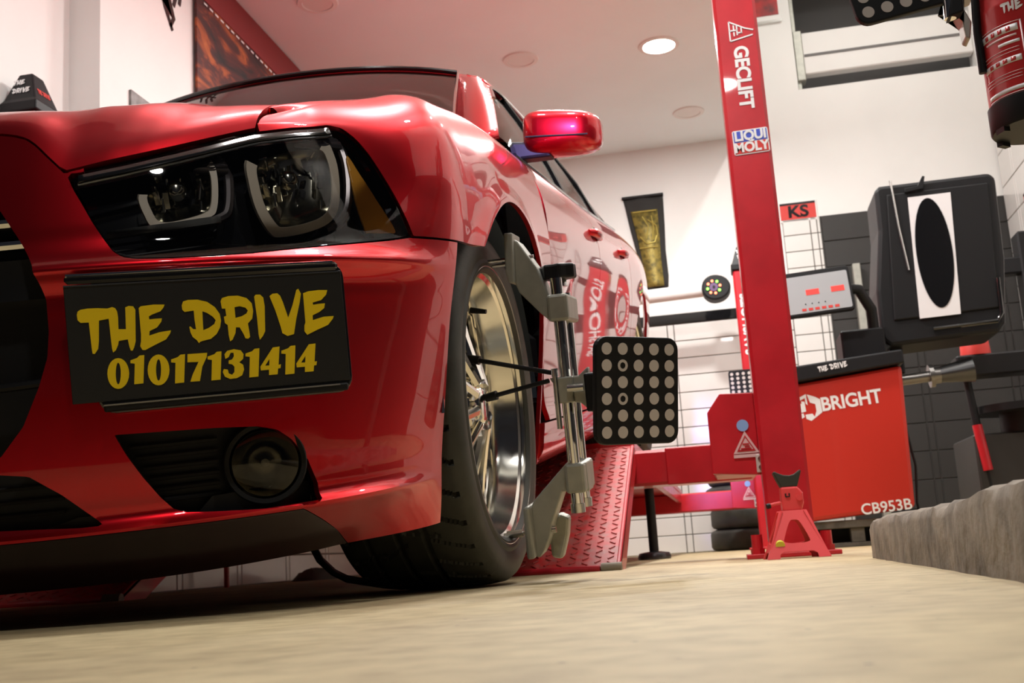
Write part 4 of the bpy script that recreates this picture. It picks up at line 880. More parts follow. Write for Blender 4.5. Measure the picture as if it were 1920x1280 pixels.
CLC = Vector((1.04, 0, .03))
CL = thing('wheel_alignment_clamp', 'grey aluminium alignment clamp with chrome rods gripping the front wheel rim', 'wheel clamp'); CL.matrix_world = CARM @ Matrix.Translation(CLC)
CT = Matrix.Translation(-CLC)
xz = lambda y0: (lambda a, c, t: (a, t, c))
def cprism(name, poly, y0, y1, m, bev=.003):
    o = MB().prism(poly, lambda a, c, t: (a, t, c), y0, y1).build(name, m, CL, False, CT); return mod_bev(o, bev)
ub_ = cprism('upper_jaw', [(.949, .700), (.967, .700), (.963, .62), (.963, .598), (.951, .599), (.946, .624)], -.035, .045, M['alu'])
cprism('upper_arm', [(.964, .690), (.972, .684), (1.006, .628), (1.026, .569), (1.060, .566), (1.062, .514), (1.024, .515), (1.007, .532), (.966, .580), (.960, .598)], -.014, .05, M['alu'])
cprism('upper_sleeve', [(1.024, .567), (1.066, .567), (1.066, .513), (1.024, .513)], -.038, .098, M['alu'], .006)
la = cprism('lower_arm', [(1.028, .231), (1.067, .229), (1.069, .171), (1.014, .174), (.988, .114), (.981, .088), (.970, .066), (.957, .047), (.948, .047), (.947, .147), (.954, .160)], -.012, .05, M['alu'])
cprism('lower_jaw', [(.935, .150), (.949, .153), (.951, .048), (.934, .047)], -.038, .05, M['alu'], .005)
cprism('lower_sleeve', [(1.026, .230), (1.066, .230), (1.066, .171), (1.026, .171)], -.038, .098, M['alu'], .006)
cprism('jaw_foot', [(.966, .090), (.990, .125), (1.012, .115), (1.006, .078), (.990, .030), (.968, .035)], .05, .085, M['alu'], .006)
for y_ in (-.020, .078):
    MB().cyl((1.044, y_, .135), (1.044, y_, .60 if y_ < 0 else .575), .0122, n=24).build('guide_rod', M['chrome'], CL, True, CT)
    MB().cyl((1.044, y_, .132), (1.044, y_, .150), .0150, n=24).build('rod_cap', M['steel'], CL, True, CT)
# star knob
st = [((.040 if k % 2 else .033)*math.cos(k*math.pi/7), (.040 if k % 2 else .033)*math.sin(k*math.pi/7)) for k in range(14)]
mod_bev(MB().prism(st, lambda a, c, t: (1.044 + a, c + .02, t), .600, .630).build('star_knob', M['black_plastic'], CL, False, CT), .005)
MB().cyl((1.044, .02, .585), (1.044, .02, .602), .018, .014, n=20).build('knob_collar', M['steel'], CL, True, CT)
MB().cyl((1.044, .02, .45), (1.044, .02, .60), .007, n=14).build('lead_screw', M['steel'], CL, True, CT)
# rim pins and screws
for nm, a, b, r in (('rim_pin', (.888, .0, .651), (1.000, .0, .651), .0035), ('rim_pin', (.885, -.005, .094), (.990, -.005, .100), .0045), ('rim_pin', (.888, .035, .645), (.96, .035, .645), .004)):
    MB().cyl(a, b, r, n=14).build(nm, M['steel'], CL, True, CT)
for a, b, r in (((.892, -.005, .0945), (.925, -.005, .0965), .008), ((.967, 0, .651), (.978, 0, .651), .008), ((.985, -.005, .0995), (.993, -.005, .100), .007)):
    MB().cyl(a, b, r, n=16).build('pin_collar', M['steel'], CL, True, CT)
for z_ in (.668, .652): MB().cyl((.967, -.01, z_), (.972, -.01, z_), .004, n=10).build('set_screw', M['steel'], CL, True, CT)
# middle carrier
cprism('carrier', [(1.014, .402), (1.062, .402), (1.062, .391), (1.058, .362), (1.060, .350), (1.018, .350), (1.022, .362), (1.020, .391)], -.036, .094, M['alu'])
MB().cyl((1.026, -.036, .300), (1.026, -.036, .405), .0055, n=14).build('lock_pin', M['steel'], CL, True, CT)
MB().cyl((1.026, -.036, .404), (1.026, -.036, .420), .007, n=14).build('lock_knob', M['chrome'], CL, True, CT)
cprism('tilt_fin', [(1.058, .402), (1.072, .402), (1.092, .418), (1.094, .325), (1.072, .347), (1.058, .350)], -.030, .0, M['alu'])
MB().cyl((1.05, -.045, .378), (1.082, -.045, .378), .0075, n=16).build('clamp_bolt', M['steel'], CL, True, CT)
mod_bev(MB().box((1.088, -.075, .330), (1.118, .0, .405)).build('target_mount', M['black_plastic'], CL, False, CT), .004)
TLc, TRc, BRc, BLc = (Vector(p) for p in ((1.1234, -.142, .470), (1.2656, -.010, .4614), (1.2651, -.0015, .2456), (1.1107, -.1366, .2703)))
tc_ = (TLc + TRc + BRc + BLc)/4
target(CL, CT @ frame(tc_, (TRc + BRc - TLc - BLc), (TLc + TRc - BLc - BRc)))
# safety hooks to the spokes
for p, q in (((1.020, -.03, .412), (.868, -.01, .452)), ((1.012, -.03, .397), (.897, -.01, .378))):
    p, q = Vector(p), Vector(q); hk = MB().cyl(p, q, .0048, n=12).build('safety_strap', M['black_plastic'], CL, True, CT)
    d = (q-p).normalized(); MB().cyl(q - d*.002, q + d*.022, .0095, .0085, n=14).cyl(q + d*.022, q + d*.036 + Vector((0, 0, .008)), .0065, n=10).build('hook_end', M['black_plastic'], hk, True, CT)
    hk.matrix_local = CT
    for c in hk.children: c.matrix_local = Matrix()

# ---------------------------------------------------------------- four-post lift
LF = thing('four_post_lift', 'red four-post car lift with raised runways, tilted approach ramps and black post caps', 'car lift', (-1.07, 5.4, 0)); LT = Matrix.Translation((1.07, -5.4, 0))
def lbox(name, a, b, m='lift_red', bev=.008, parent=None): return MB().box(a, b, bev).build(name, M[m], parent or LF, False, None if parent else LT)
POSTS = [(.108, 3.50, .136), (.170, 7.20, .15), (-2.495, 3.50, .135), (-2.318, 7.20, .12)]
for i, (x0, y0, w) in enumerate(POSTS):
    hz = .13 if i == 0 else 0.
    po = lbox('post', (x0, y0, 0), (x0+w, y0+.15, 1.78 + hz), bev=.010)
    cx, cy = x0 + w/2, y0 + .075
    fr = [(w/2+.008, .083, 1.78), (w/2+.008, .083, 1.815), (w/2-.002, .073, 1.83), (w/2-.040, .035, 1.945)]
    v = []; 
    for a, b_, z in fr: v += [(cx-a, cy-b_, z+hz), (cx+a, cy-b_, z+hz), (cx+a, cy+b_, z+hz), (cx-a, cy+b_, z+hz)]
    f = [tuple(range(4))[::-1], tuple(range(12, 16))] + [(k*4+j, k*4+(j+1) % 4, (k+1)*4+(j+1) % 4, (k+1)*4+j) for k in range(3) for j in range(4)]
    cp_ = mod_bev(MB().add(v, f).build('post_cap', M['black_plastic'], po), .006)
    sl = math.atan2(.115, .038)
    fo = frame((cx - .004, cy - .0565, 1.888 + hz), (1, 0, 0), (0, .038, .115)); fs = frame((cx + w/2 - .0195, cy, 1.888 + hz), (0, 1, 0), (-.038, 0, .115))
    nm_ = gl(NAME_GLYPHS); the = [[(x*.42 + .036, y*.42 + .012) for x, y in p] for p in nm_[:2]]; drv = [[(x*.36 - .018, y*.42 - .030) for x, y in p] for p in nm_[2:]]
    shapes('lettering', the + drv, M['white_vinyl'], po, fo)
    shapes('red_lettering', [[(x*.24, y*.40 - .03) for x, y in p] for p in nm_], M['sign_red'], po, fs)
    bp = lbox('base_plate', (x0-.07, y0-.02, 0), (x0+w+.07, y0+.20, .014), bev=.002)
    for bx, by in ((x0-.035, y0+.06), (x0+w+.035, y0+.06)):
        MB().cyl((bx, by, .014), (bx, by, .030), .022, n=6).cyl((bx, by, .030), (bx, by, .072), .017, n=16).build('anchor_bolt', M['lift_red'], bp)
    # carriage around the post and its locking plate
    sgn = -1 if i < 2 else 1; xe = x0 if i < 2 else x0 + w
    hx = [(0, .255), (.148*1, .268), (.148, .462), (.104, .520), (.0, .515)]
    ca = mod_bev(MB().prism([(xe + sgn*a, c) for a, c in hx], lambda a, c, t: (a, t, c), y0+.10, y0+.125).build('carriage_plate', M['lift_red'], LF, False, LT), .003)
    lbox('carriage_block', (xe + sgn*.146, y0+.127, .266), (xe + sgn*.005, y0+.45, .385), parent=None)
    if i < 2:
        yb = y0 + .097
        MB().cyl((xe-.042, yb, .413), (xe-.042, yb+.004, .413), .0185, n=24).build('blue_sticker', M['blue'], ca)
        tri = [(-.040, -.030), (.040, -.030), (.0, .040)]; tri2 = [(x*.72, y*.72 - .002) for x, y in tri]
        fm = frame((xe-.038, yb, .355), (1, 0, 0), (0, 0, 1))
        shapes('warning_sticker', [tri], M['pinkish'], ca, fm); shapes('warning_print', [tri2, [(x*.78, y*.78) for x, y in tri2]], M['lift_red'], ca, frame((xe-.038, yb-.0012, .355), (1, 0, 0), (0, 0, 1)))
        for (x1, x2, z1, z2) in ((-.016, .016, .338, .342), (-.010, .010, .352, .356), (-.004, .012, .345, .349)):
            MB().box((xe-.038+x1, yb-.003, z1), (xe-.038+x2, yb-.001, z2)).build('warning_bar', M['lift_red'], ca)
        MB().box((xe-.078, yb-.001, .312), (xe+.0, yb+.003, .322)).build('caption_strip', M['pinkish'], ca)
        lk = MB().box((xe-.012, yb-.010, .262), (xe+.018, yb+.002, .318), .002).build('bolt_plate', mat('zinc', (.62, .60, .56), .45, .3), ca)
        for z_ in (.277, .304): MB().lathe([(.0, -.006), (.0045, -.006), (.0045, -.001), (.009, -.003), (.0095, 0)], 18, 'y', (xe+.003, yb-.009, z_)).build('bolt', M['steel'], ca, True)
# writing down the near column
NP = POSTS[0]; cx = NP[0] + NP[2]/2; yf = NP[1] - .0008
def pf_(x, z): return frame((x, yf, z), (0, 0, -1), (1, 0, 0))
npost = [o for o in LF.children if o.name.startswith('post') and 'cap' not in o.name][0]
text('lettering', 'GECLIFT', .062, M['white_vinyl'], npost, pf_(cx + .004, 1.528), bold=.0022, xs=.94, sp=.98)
LOGO = []
def line(p, q, w): 
    p, q = Vector(p), Vector(q); d = (q-p).normalized(); n = Vector((-d.y, d.x))*w/2; return [tuple(p+n), tuple(q+n), tuple(q-n), tuple(p-n)]
lg = [((-.034, -.028), (.034, -.028)), ((.034, -.028), (.020, .045)), ((-.034, -.028), (-.005, .022)), ((-.005, .022), (.004, .048)), ((-.018, -.004), (.016, -.004)), ((-.020, -.014), (-.004, -.014)), ((-.002, -.004), (-.002, -.028)), ((.004, -.014), (.018, -.014)), ((-.010, .010), (.010, .010)), ((.008, .010), (.008, -.004))]
for k, (p, q) in enumerate(lg): MB().prism(line(p, q, .0042), lambda a, c, t: (a, c, t), 0, .0008).build('logo_line', M['white_vinyl'], npost, False, frame((cx + .004, yf - .0004, 1.690), (0, 0, -1), (1, 0, 0)))
stk = frame((cx + .006, yf, 1.308), (1, 0, .02), (0, 0, 1))
sb = MB().prism(rrect(.112, .082, .006), lambda a, c, t: (a, c, t), 0, .001).build('oil_sticker', M['white_vinyl'], npost, False, stk)
for nm, z0, z1, mm_, s_ in (('blue_band', .001, .0375, 'deepblue', 'LIQUI'), ('red_band', -.0375, -.001, 'sign_red', 'MOLY')):
    MB().box((-.0525, z0, .001), (.0525, z1, .0018)).build(nm, M[mm_], npost, False, stk)
    text('lettering', s_, .043, M['white_vinyl'], npost, stk @ Matrix.Translation((0, (z0+z1)/2, .0024)), bold=.0018, xs=.93)
# writing on the far column
fpost = [o for o in LF.children if o.name.startswith('post') and 'cap' not in o.name][1]
FPo = POSTS[1]; text('lettering', 'SAVSHOTS', .105, M['white_vinyl'], fpost, frame((FPo[0] + .07, FPo[1]-.001, 1.42), (0, 0, 1), (-1, 0, 0)), bold=.002, xs=.80)
text('lettering', 'GARAGE0', .105, M['white_vinyl'], fpost, frame((FPo[0] + .07, FPo[1]-.001, .88), (0, 0, 1), (-1, 0, 0)), bold=.002, xs=.80)
# crossbeams, runways, ramps
for y0 in (3.93, 7.48):
    lbox('crossbeam', (-2.30, y0, .265), (.10, y0+.17, .388), bev=.01)
lbox('beam_end_cover', (-.20, 3.915, .262), (.088, 3.932, .390), bev=.004)
RW = [(-.855, -.303), (-2.33, -1.775)]
dmd = MB().box((-.011, -.003, 0), (.011, .003, .0028), .0025).build('tread_bar', M['ramp_red'], None); DMD = dmd.data; bpy.data.objects.remove(dmd)
for x0, x1 in RW:
    rw = lbox('runway', (x0, 3.905, .389), (x1, 7.75, .424), bev=.004)
    lbox('runway_rail', (x1-.03, 3.92, .330), (x1, 7.75, .389), bev=.004); lbox('runway_rail', (x0, 3.92, .330), (x0+.03, 7.75, .389), bev=.004)
    lbox('slip_plate', (x0+.04, 4.95, .424), (x1-.04, 5.55, .464), 'alu', .004)
    y0, z0, y1, z1 = 3.09, .012, 3.90, .405; L_ = math.hypot(y1-y0, z1-z0); an = math.atan2(z1-z0, y1-y0)
    RM = LT @ Matrix.Translation(((x0+x1)/2, y0, z0)) @ Matrix.Rotation(an, 4, 'X'); w2 = (x1-x0)/2
    rp_ = MB().box((-w2, 0, -.010), (w2, L_, 0)).build('approach_ramp', M['ramp_red'], LF, False, RM)
    MB().box((w2-.012, .0, -.075), (w2, L_, .004), .003).build('ramp_flange', M['lift_red'], rp_); MB().box((-w2, .0, -.075), (-w2+.012, L_, .004), .003).build('ramp_flange', M['lift_red'], rp_)
    MB().cyl((-w2+.02, -.008, -.004), (w2-.055, -.008, -.004), .012, n=14).build('ramp_toe', M['lift_red'], rp_, True)
    MB().cyl((w2-.052, -.008, -.003), (w2+.004, -.008, -.003), .016, n=16).build('toe_roller', mat('worn_roller', (.28, .25, .18), .6), rp_, True)
    nx, ny = 15, 29; k = 0
    for a in range(nx):
        for b_ in range(ny):
            if (x0 < -1 and b_ > 9) or k > 298: continue
            if x0 > -1 and a < 5: continue
            o = link(bpy.data.objects.new('tread_bar', DMD), rp_, Matrix.Translation((-w2 + .03 + a*(2*w2-.06)/(nx-1), .02 + b_*(L_-.04)/(ny-1) + .010*(a % 2), .0)) @ Matrix.Rotation(math.radians(42 if (a + b_) % 2 else -42), 4, 'Z')); k += 1

# ---------------------------------------------------------------- jack stand in front of the near column
JS = thing('jack_stand', 'small red A-frame jack stand with dark saddle in front of the column', 'jack stand', (.170, 3.27, 0), math.radians(3))
hb, ht, zt_ = .083, .030, .130
lean = lambda x, z, k: None
def face(rot):
    # outline of one leaning side with the A-shaped hole and the foot notch, cut from a grid
    xs_ = np.linspace(-.09, .09, 61); zs_ = np.linspace(0, zt_, 45); X_, Z_ = np.meshgrid(xs_, zs_, indexing='ij')
    outer = sdf([(-hb, -.02), (hb, -.02), (hb, 0), (ht, zt_+.02), (-ht, zt_+.02), (-hb, 0)], X_, Z_)
    hole = sdf(smoothpoly([(-.030, .043), (0, .040), (.030, .043), (.034, .052), (.014, .098), (0, .104), (-.014, .098), (-.034, .052)], 5), X_, Z_)
    notch = sdf([(-.055, -.03), (.055, -.03), (.050, .012), (.040, .018), (-.040, .018), (-.050, .012)], X_, Z_)
    d_ = hb + (ht - hb)*Z_/zt_; P_ = np.stack([X_, -d_, Z_], -1); V, F = cut(P_, np.minimum.reduce([outer + .0005, -hole, -notch]))
    o = mesh('leg_plate', V, F, M['jack_red'], JS, False, Matrix.Rotation(rot, 4, 'Z')); fixn(o); return mod_solid(o, .004, 0)
for k in range(4): lp = face(k*math.pi/2)
MB().cyl((-.047, -.064, .040), (-.047, -.0725, .0365), .0125, n=20).build('round_sticker', M['limeyellow'], JS)
mod_bev(MB().prism([(-.026, .128), (.026, .128), (.034, .15), (.034, .178), (.020, .196), (-.026, .196)], lambda a, c, t: (a, t, c), -.026, .026).build('ratchet_housing', M['jack_red'], JS), .005)
MB().cyl((.022, -.026, .165), (.022, -.031, .165), .009, n=16).build('pivot', M['jack_red'], JS, True)
MB().tube([(-.030, -.03, .153), (-.050, -.036, .150), (-.066, -.040, .146)], .0045, 8).build('release_lever', M['jack_red'], JS, True)
MB().cyl((-.060, -.040, .147), (-.070, -.042, .145), .0075, n=14).build('lever_grip', M['black_plastic'], JS, True)
mod_bev(MB().prism([(-.024, .196), (.021, .196), (.036, .238), (.033, .243), (.026, .238), (.016, .231), (.002, .228), (-.014, .230), (-.028, .236), (-.038, .242), (-.042, .238), (-.034, .218)], lambda a, c, t: (a, t, c), -.022, .022).build('saddle', mat('dark_cast', (.045, .045, .035), .6, .4), JS), .003)
MB().tube([(-.014, -.0268, .178), (-.014, -.0268, .169), (-.004, -.0268, .169), (-.004, -.0268, .178)], .0022, 6).build('cast_mark', M['dark'], JS)

# ---------------------------------------------------------------- wheel balancer
BA = thing('wheel_balancer', 'red wheel balancer with black tray, tilted display and large black wheel guard', 'wheel balancer', (.62, 5.5, 0)); BT = Matrix.Translation((-.62, -5.5, 0))
def bbox(name, a, b, m, bev=.008): return MB().box(a, b, bev).build(name, M[m], BA, False, BT)
cab = mod_bev(MB().prism([(.30, .12), (.815, .155), (.835, .80), (.30, .75)], lambda a, c, t: (a, t, c), 5.30, 5.80).build('cabinet', M['bright_red'], BA, False, BT), .018)
mod_bev(MB().prism([(.28, .752), (.845, .805), (.842, .868), (.28, .828)], lambda a, c, t: (a, t, c), 5.27, 5.82).build('tray', M['black_plastic'], BA, False, BT), .008)
sl_ = (.053/.565)
shapes('lettering', [[(x*.40, y*.46 - .010) for x, y in p] for p in gl(NAME_GLYPHS)], M['white_vinyl'], BA, BT @ frame((.530, 5.2660, .8160), (1, 0, sl_), (0, 0, 1)))
text('lettering', 'BRIGHT', .088, M['white_vinyl'], BA, BT @ frame((.594, 5.2985, .655), (1, 0, .07), (0, 0, 1)), bold=.0022, xs=.90, sp=.98)
text('model_lettering', 'CB953B', .068, M['white_vinyl'], BA, BT @ frame((.690, 5.299, .165), (1, 0, .055), (0, 0, 1)), bold=.001, xs=.98)
lion = [[(.0, .062), (.035, .045), (.055, .03), (.055, -.03), (.0, -.062), (-.02, -.05), (-.022, -.03), (.01, -.03), (.018, -.045), (.030, -.02), (.030, .012), (.008, .022)],
        [(-.004, .064), (-.02, .058), (-.05, .048), (-.04, .036), (-.012, .046), (-.012, .020), (-.004, .012)],
        [(-.058, .030), (-.03, .022), (-.03, .034), (-.016, .030), (-.016, -.016), (-.055, -.020), (-.055, -.012), (-.036, -.008), (-.056, -.002), (-.056, .006), (-.036, .004), (-.058, .018)],
        [(-.055, -.026), (-.030, -.022), (-.026, -.04), (-.04, -.046)]]
for k, p in enumerate(lion): shapes('emblem', [p], M['white_vinyl'], BA, BT @ frame((.405, 5.299, .640), (1, 0, .07), (0, 0, 1)))
# pallet-like stand
for x_ in (.32, .53, .78): bbox('stand_leg', (x_, 5.345, .02), (x_+.06, 5.44, .085), 'wood', .003)
for y_ in (5.33, 5.66): bbox('stand_board', (.30, y_, .085), (.86, y_+.10, .120), 'wood', .003)
bbox('stand_base', (.30, 5.34, 0), (.90, 5.42, .02), 'wood', .003)
bbox('stand_shade_block', (.31, 5.44, .021), (.84, 5.70, .084), 'dark', .003)  # dark block added to stand for the shade between the legs
# display on a curved arm
dp = mod_bev(MB().prism(rrect(.40, .218, .018), lambda a, c, t: (a, c, t), -.035, .0).build('display_housing', M['black_plastic'], BA, False, BT @ frame((.46, 5.30, 1.178), (1, 0, .045), (0, .10, 1))), .004)
MB().prism(rrect(.376, .182, .008), lambda a, c, t: (a, c - .006, t), 0, .003).build('display_panel', M['panel_grey'], dp)
for x_ in (.02, .135): MB().box((x_-.030, -.012, .003), (x_+.030, .014, .0045)).build('digit_window', mat('led_red', (.45, .03, .03), .4, emit=(1, .06, .04), estr=.6), dp)
for x_ in (-.04, -.01, .02, .05, .08, .11): MB().box((x_, -.088, .003), (x_+.020, -.076, .0045)).build('key', M['sign_red'], dp)
for x_ in (-.02, .01, .04, .07): MB().cyl((x_, -.055, .003), (x_, -.055, .0045), .003, n=8).build('key_dot', M['dark'], dp)
MB().tube([(.60, 5.36, 1.20), (.70, 5.40, 1.19), (.755, 5.46, 1.10), (.76, 5.50, .95), (.76, 5.52, .84)], .026, 12).build('display_arm', M['black_plastic'], BA, True, BT)
bbox('tool_box', (.60, 5.45, .85), (.80, 5.70, 1.01), 'black_plastic')
# guard hood
gpoly = [(.850, 1.705), (.875, 1.722), (1.385, 1.725), (1.412, 1.70), (1.40, 1.30), (1.362, .985), (1.33, .945), (.83, .925), (.795, .96), (.80, 1.20), (.845, 1.50)]
gd = mod_bev(MB().prism(gpoly, lambda a, c, t: (a, t, c), 5.52, 5.86).build('wheel_guard', M['black_plastic'], BA, False, BT), .02)
o = mod_bev(MB().prism([(.90, 1.67), (1.37, 1.672), (1.34, 1.06), (.86, 1.045)], lambda a, c, t: (a, t, c), 5.508, 5.52).build('guard_step', M['black_plastic'], BA, False, BT), .006)
MB().tube([(.925, 5.50, 1.735), (.935, 5.498, 1.5), (.955, 5.498, 1.28)], .006, 8).build('guard_rod', M['steel'], BA, True, BT)
mod_bev(MB().prism([(.985, 1.665), (1.07, 1.675), (1.085, 1.735), (1.073, 1.738), (1.045, 1.690), (.985, 1.685)], lambda a, c, t: (a, t, c), 5.49, 5.51).build('guard_latch', M['black_plastic'], BA, False, BT), .002)
MB().tube([(1.03, 5.50, .985), (1.32, 5.50, .995), (1.345, 5.50, 1.03), (1.35, 5.50, 1.2)], .010, 8).build('guard_edge', M['gloss_black'], BA, True, BT)
pp = MB().prism([(.996, 1.641), (1.194, 1.643), (1.163, 1.045), (.977, 1.041)], lambda a, c, t: (a, t, c), 5.502, 5.508).build('guard_print', M['print_white'], BA, False, BT)
el_ = [(1.083 + .083*math.cos(t) - .02*math.sin(t)*0, 1.355 + .272*math.sin(t)) for t in np.linspace(0, 2*math.pi, 40, endpoint=False)]
MB().prism(el_, lambda a, c, t: (a, t, c), 5.499, 5.502).build('printed_ellipse', M['gloss_black'], BA, False, BT)
# shaft, cone and nut
sh = MB().cyl((.84, 5.60, .765), (1.03, 5.60, .775), .026, n=20).cyl((1.0, 5.60, .774), (1.02, 5.60, .775), .055, n=24).cyl((1.02, 5.60, .775), (1.05, 5.60, .776), .040, n=24).build('shaft', mat('dull_steel', (.22, .21, .20), .3, .9), BA, True, BT)
MB().cyl((1.05, 5.60, .777), (1.20, 5.60, .79), .038, .060, n=24).build('cone', mat('dark_steel', (.10, .10, .10), .3, .9), BA, True, BT)
MB().tube([(.845, 5.5, .55), (.87, 5.5, .35), (.855, 5.5, .18), (.87, 5.5, .06)], .006, 8).build('power_cable', M['black_plastic'], BA, True, BT)
bbox('guard_arm', (.84, 5.62, .80), (.90, 5.80, 1.0), 'black_plastic')

# ---------------------------------------------------------------- dark machine at the right end of the back wall
TCg = thing('tyre_changer', 'dark tyre changer with black column and red cap in the dark-tiled corner', 'tyre changer', (1.55, 6.6, 0)); TT_ = Matrix.Translation((-1.55, -6.6, 0))
def tbox(name, a, b, m, bev=.01): return MB().box(a, b, bev).build(name, M[m], TCg, False, TT_)
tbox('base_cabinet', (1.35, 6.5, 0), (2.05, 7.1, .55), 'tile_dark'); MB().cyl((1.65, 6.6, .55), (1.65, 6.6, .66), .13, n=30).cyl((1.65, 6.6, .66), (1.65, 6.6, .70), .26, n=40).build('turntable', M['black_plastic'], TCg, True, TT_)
tbox('column', (1.82, 6.85, .55), (1.98, 7.0, 1.75), 'black_plastic'); tbox('swing_arm', (1.42, 6.86, 1.50), (1.9, 6.96, 1.60), 'black_plastic')
tbox('tool_tray', (1.30, 6.42, .86), (1.95, 6.60, .98), 'black_plastic'); MB().lathe([(.0, .13), (.05, .12), (.075, .08), (.08, .0)], 24, 'z', (1.42, 6.50, .98)).build('red_cap', M['sign_red'], TCg, True, TT_)
MB().cyl((1.42, 6.52, .05), (1.36, 6.52, .86), .022, n=14).build('stay_tube', M['black_plastic'], TCg, True, TT_); MB().cyl((1.40, 6.50, .35), (1.375, 6.50, .60), .026, n=14).build('red_grip', M['lift_red'], TCg, True, TT_)
st_ = MB().box((1.055, 8.30, 0), (1.11, 8.384, 2.0), .004).build('steel_upright', M['alu']); tag(st_, 'pale metal upright strip against the dark tiles behind the red cabinet', 'upright')

# ---------------------------------------------------------------- tyre stack by the back wall
_ta = MB().lathe([(.19, .012), (.20, .0), (.27, .0), (.30, .012), (.31, .03), (.31, .115), (.30, .133), (.27, .145), (.20, .145), (.19, .133)], 56, closed=True).build('stacked_tyre', M['rubber'], None, True)
_ta.location = (.165, 8.03, 0); tag(_ta, 'black tyre lying on the floor at the bottom of the stack', 'tyre', 'stacked tyres')
mod_bev(_ta, .004)
for k, lab in ((1, 'black tyre second from the floor in the stack'), (2, 'black tyre third from the floor in the stack'), (3, 'black tyre on top of the stack behind the far column')):
    o = _ta.copy(); COL.objects.link(o); o.location = (.165 + (.012, -.01, .015)[k-1], 8.03, .1455*k); tag(o, lab, 'tyre', 'stacked tyres')
# round-foot stand under the runway
rs = thing('round_foot_stand', 'black pole stand on a round metal foot under the raised runway', 'stand', (-.36, 5.3, 0))
MB().lathe([(.0, .0), (.075, .0), (.078, .012), (.07, .03), (.03, .036), (.0, .036)], 32).build('foot', mat('dark_foot', (.08, .08, .085), .3, .7), rs, True); MB().cyl((0, 0, .03), (0, 0, .325), .022, n=16).build('pole', M['black_plastic'], rs, True)
# wall-mounted camera beam of the aligner
cb = thing('aligner_camera_beam', 'white horizontal camera beam with black lens pod and coloured lights on the back wall', 'camera beam', (-.05, 7.95, 1.83)); CBT = Matrix.Translation((.05, -7.95, -1.83))
MB().cyl((-1.7, 7.95, 1.80), (-.03, 7.95, 1.84), .050, n=24).build('beam', M['plaster'], cb, True, CBT)
hp = [(.112*math.cos(t)*(1.0 if math.cos(t) > 0 else .82) , .092*math.sin(t)) for t in np.linspace(0, 2*math.pi, 28, endpoint=False)]
pod = mod_bev(MB().prism(hp, lambda a, c, t: (a + .050, t, c + 1.832), 7.86, 8.0).build('camera_pod', M['black_plastic'], cb, False, CBT), .012)
for k in range(8):
    a = k*math.pi/4 + .2; green = k in (1, 4, 7); em = mat('led_green' if green else 'led_orange', (.1, .3, .05) if green else (.5, .1, .05), .4, emit=(.25, 1, .08) if green else (1, .22, .10), estr=2.4)
    MB().cyl((.045 + .045*math.cos(a), 7.858, 1.832 + .045*math.sin(a)), (.045 + .045*math.cos(a), 7.852, 1.832 + .045*math.sin(a)), .0095, n=12).build('indicator_light', em, cb, False, CBT)
MB().cyl((.045, 7.860, 1.832), (.045, 7.853, 1.832), .030, n=24).build('lens_ring', mat('lens_violet', (.12, .06, .16), .3), cb, False, CBT); MB().cyl((.045, 7.855, 1.832), (.045, 7.848, 1.832), .010, n=16).build('camera_lens', M['gloss_black'], cb, False, CBT)
for x_ in (-1.5, -.6): MB().box((x_-.03, 7.94, 1.79), (x_+.03, 8.39, 1.85), .004).build('wall_bracket', M['plaster'], cb, False, CBT)

# ---------------------------------------------------------------- stand with hanging spare clamp and extinguisher
SD = thing('equipment_stand', 'grey steel upright stand holding the spare clamp and fire extinguisher', 'stand', (.80, 2.16, 0))
MB().box((-.03, -.03, 0), (.03, .03, 1.42), .004).box((-.12, -.12, 0), (.12, .12, .02), .004).build('upright', M['alu'], SD)
MB().box((-.50, -.02, 1.29), (.0, .02, 1.33), .004).build('top_arm', M['alu'], SD); MB().box((-.09, -.02, 1.10), (.0, .02, 1.13), .004).build('hook_arm', M['alu'], SD)
# spare clamp
SCp = thing('spare_alignment_clamp', 'second dotted target board with chrome clamp hanging from the stand arm', 'wheel clamp', (.45, 2.14, 1.30))
c2 = math.cos(math.radians(11)); s2 = math.sin(math.radians(11))
lo = Vector((.336, 2.10, 1.008)) - Vector((.45, 2.14, 1.30)); xv = Vector((c2, .10, s2)); yv = Vector((-s2, 0, c2)); target(SCp, frame(lo + xv*.0975 + yv*.103, xv, yv))
MB().cyl((.052, -.03, -.298), (.066, -.035, -.03), .011, n=20).cyl((.072, .02, -.28), (.085, .02, -.02), .011, n=20).build('guide_rod', M['chrome'], SCp, True)
mod_bev(MB().prism([(.046, -.300), (.075, -.292), (.077, -.262), (.058, -.256)], lambda a, c, t: (a, t, c), -.045, -.012).build('rod_end', M['black_plastic'], SCp), .003)
mod_bev(MB().prism([(.055, -.262), (.085, -.272), (.095, -.300), (.088, -.335), (.080, -.330), (.078, -.300), (.05, -.23), (.06, -.10), (.11, -.10), (.105, -.25)], lambda a, c, t: (a, t, c), -.01, .03).build('jaw', M['alu'], SCp), .003)
MB().cyl((-.02, -.02, -.06), (.075, -.01, -.06), .010).build('target_arm', M['black_plastic'], SCp); MB().box((.03, -.045, -.05), (.10, -.0225, .05), .003).box((.03, -.045, .032), (.10, .03, .05), .003).build('hanger', M['alu'], SCp)
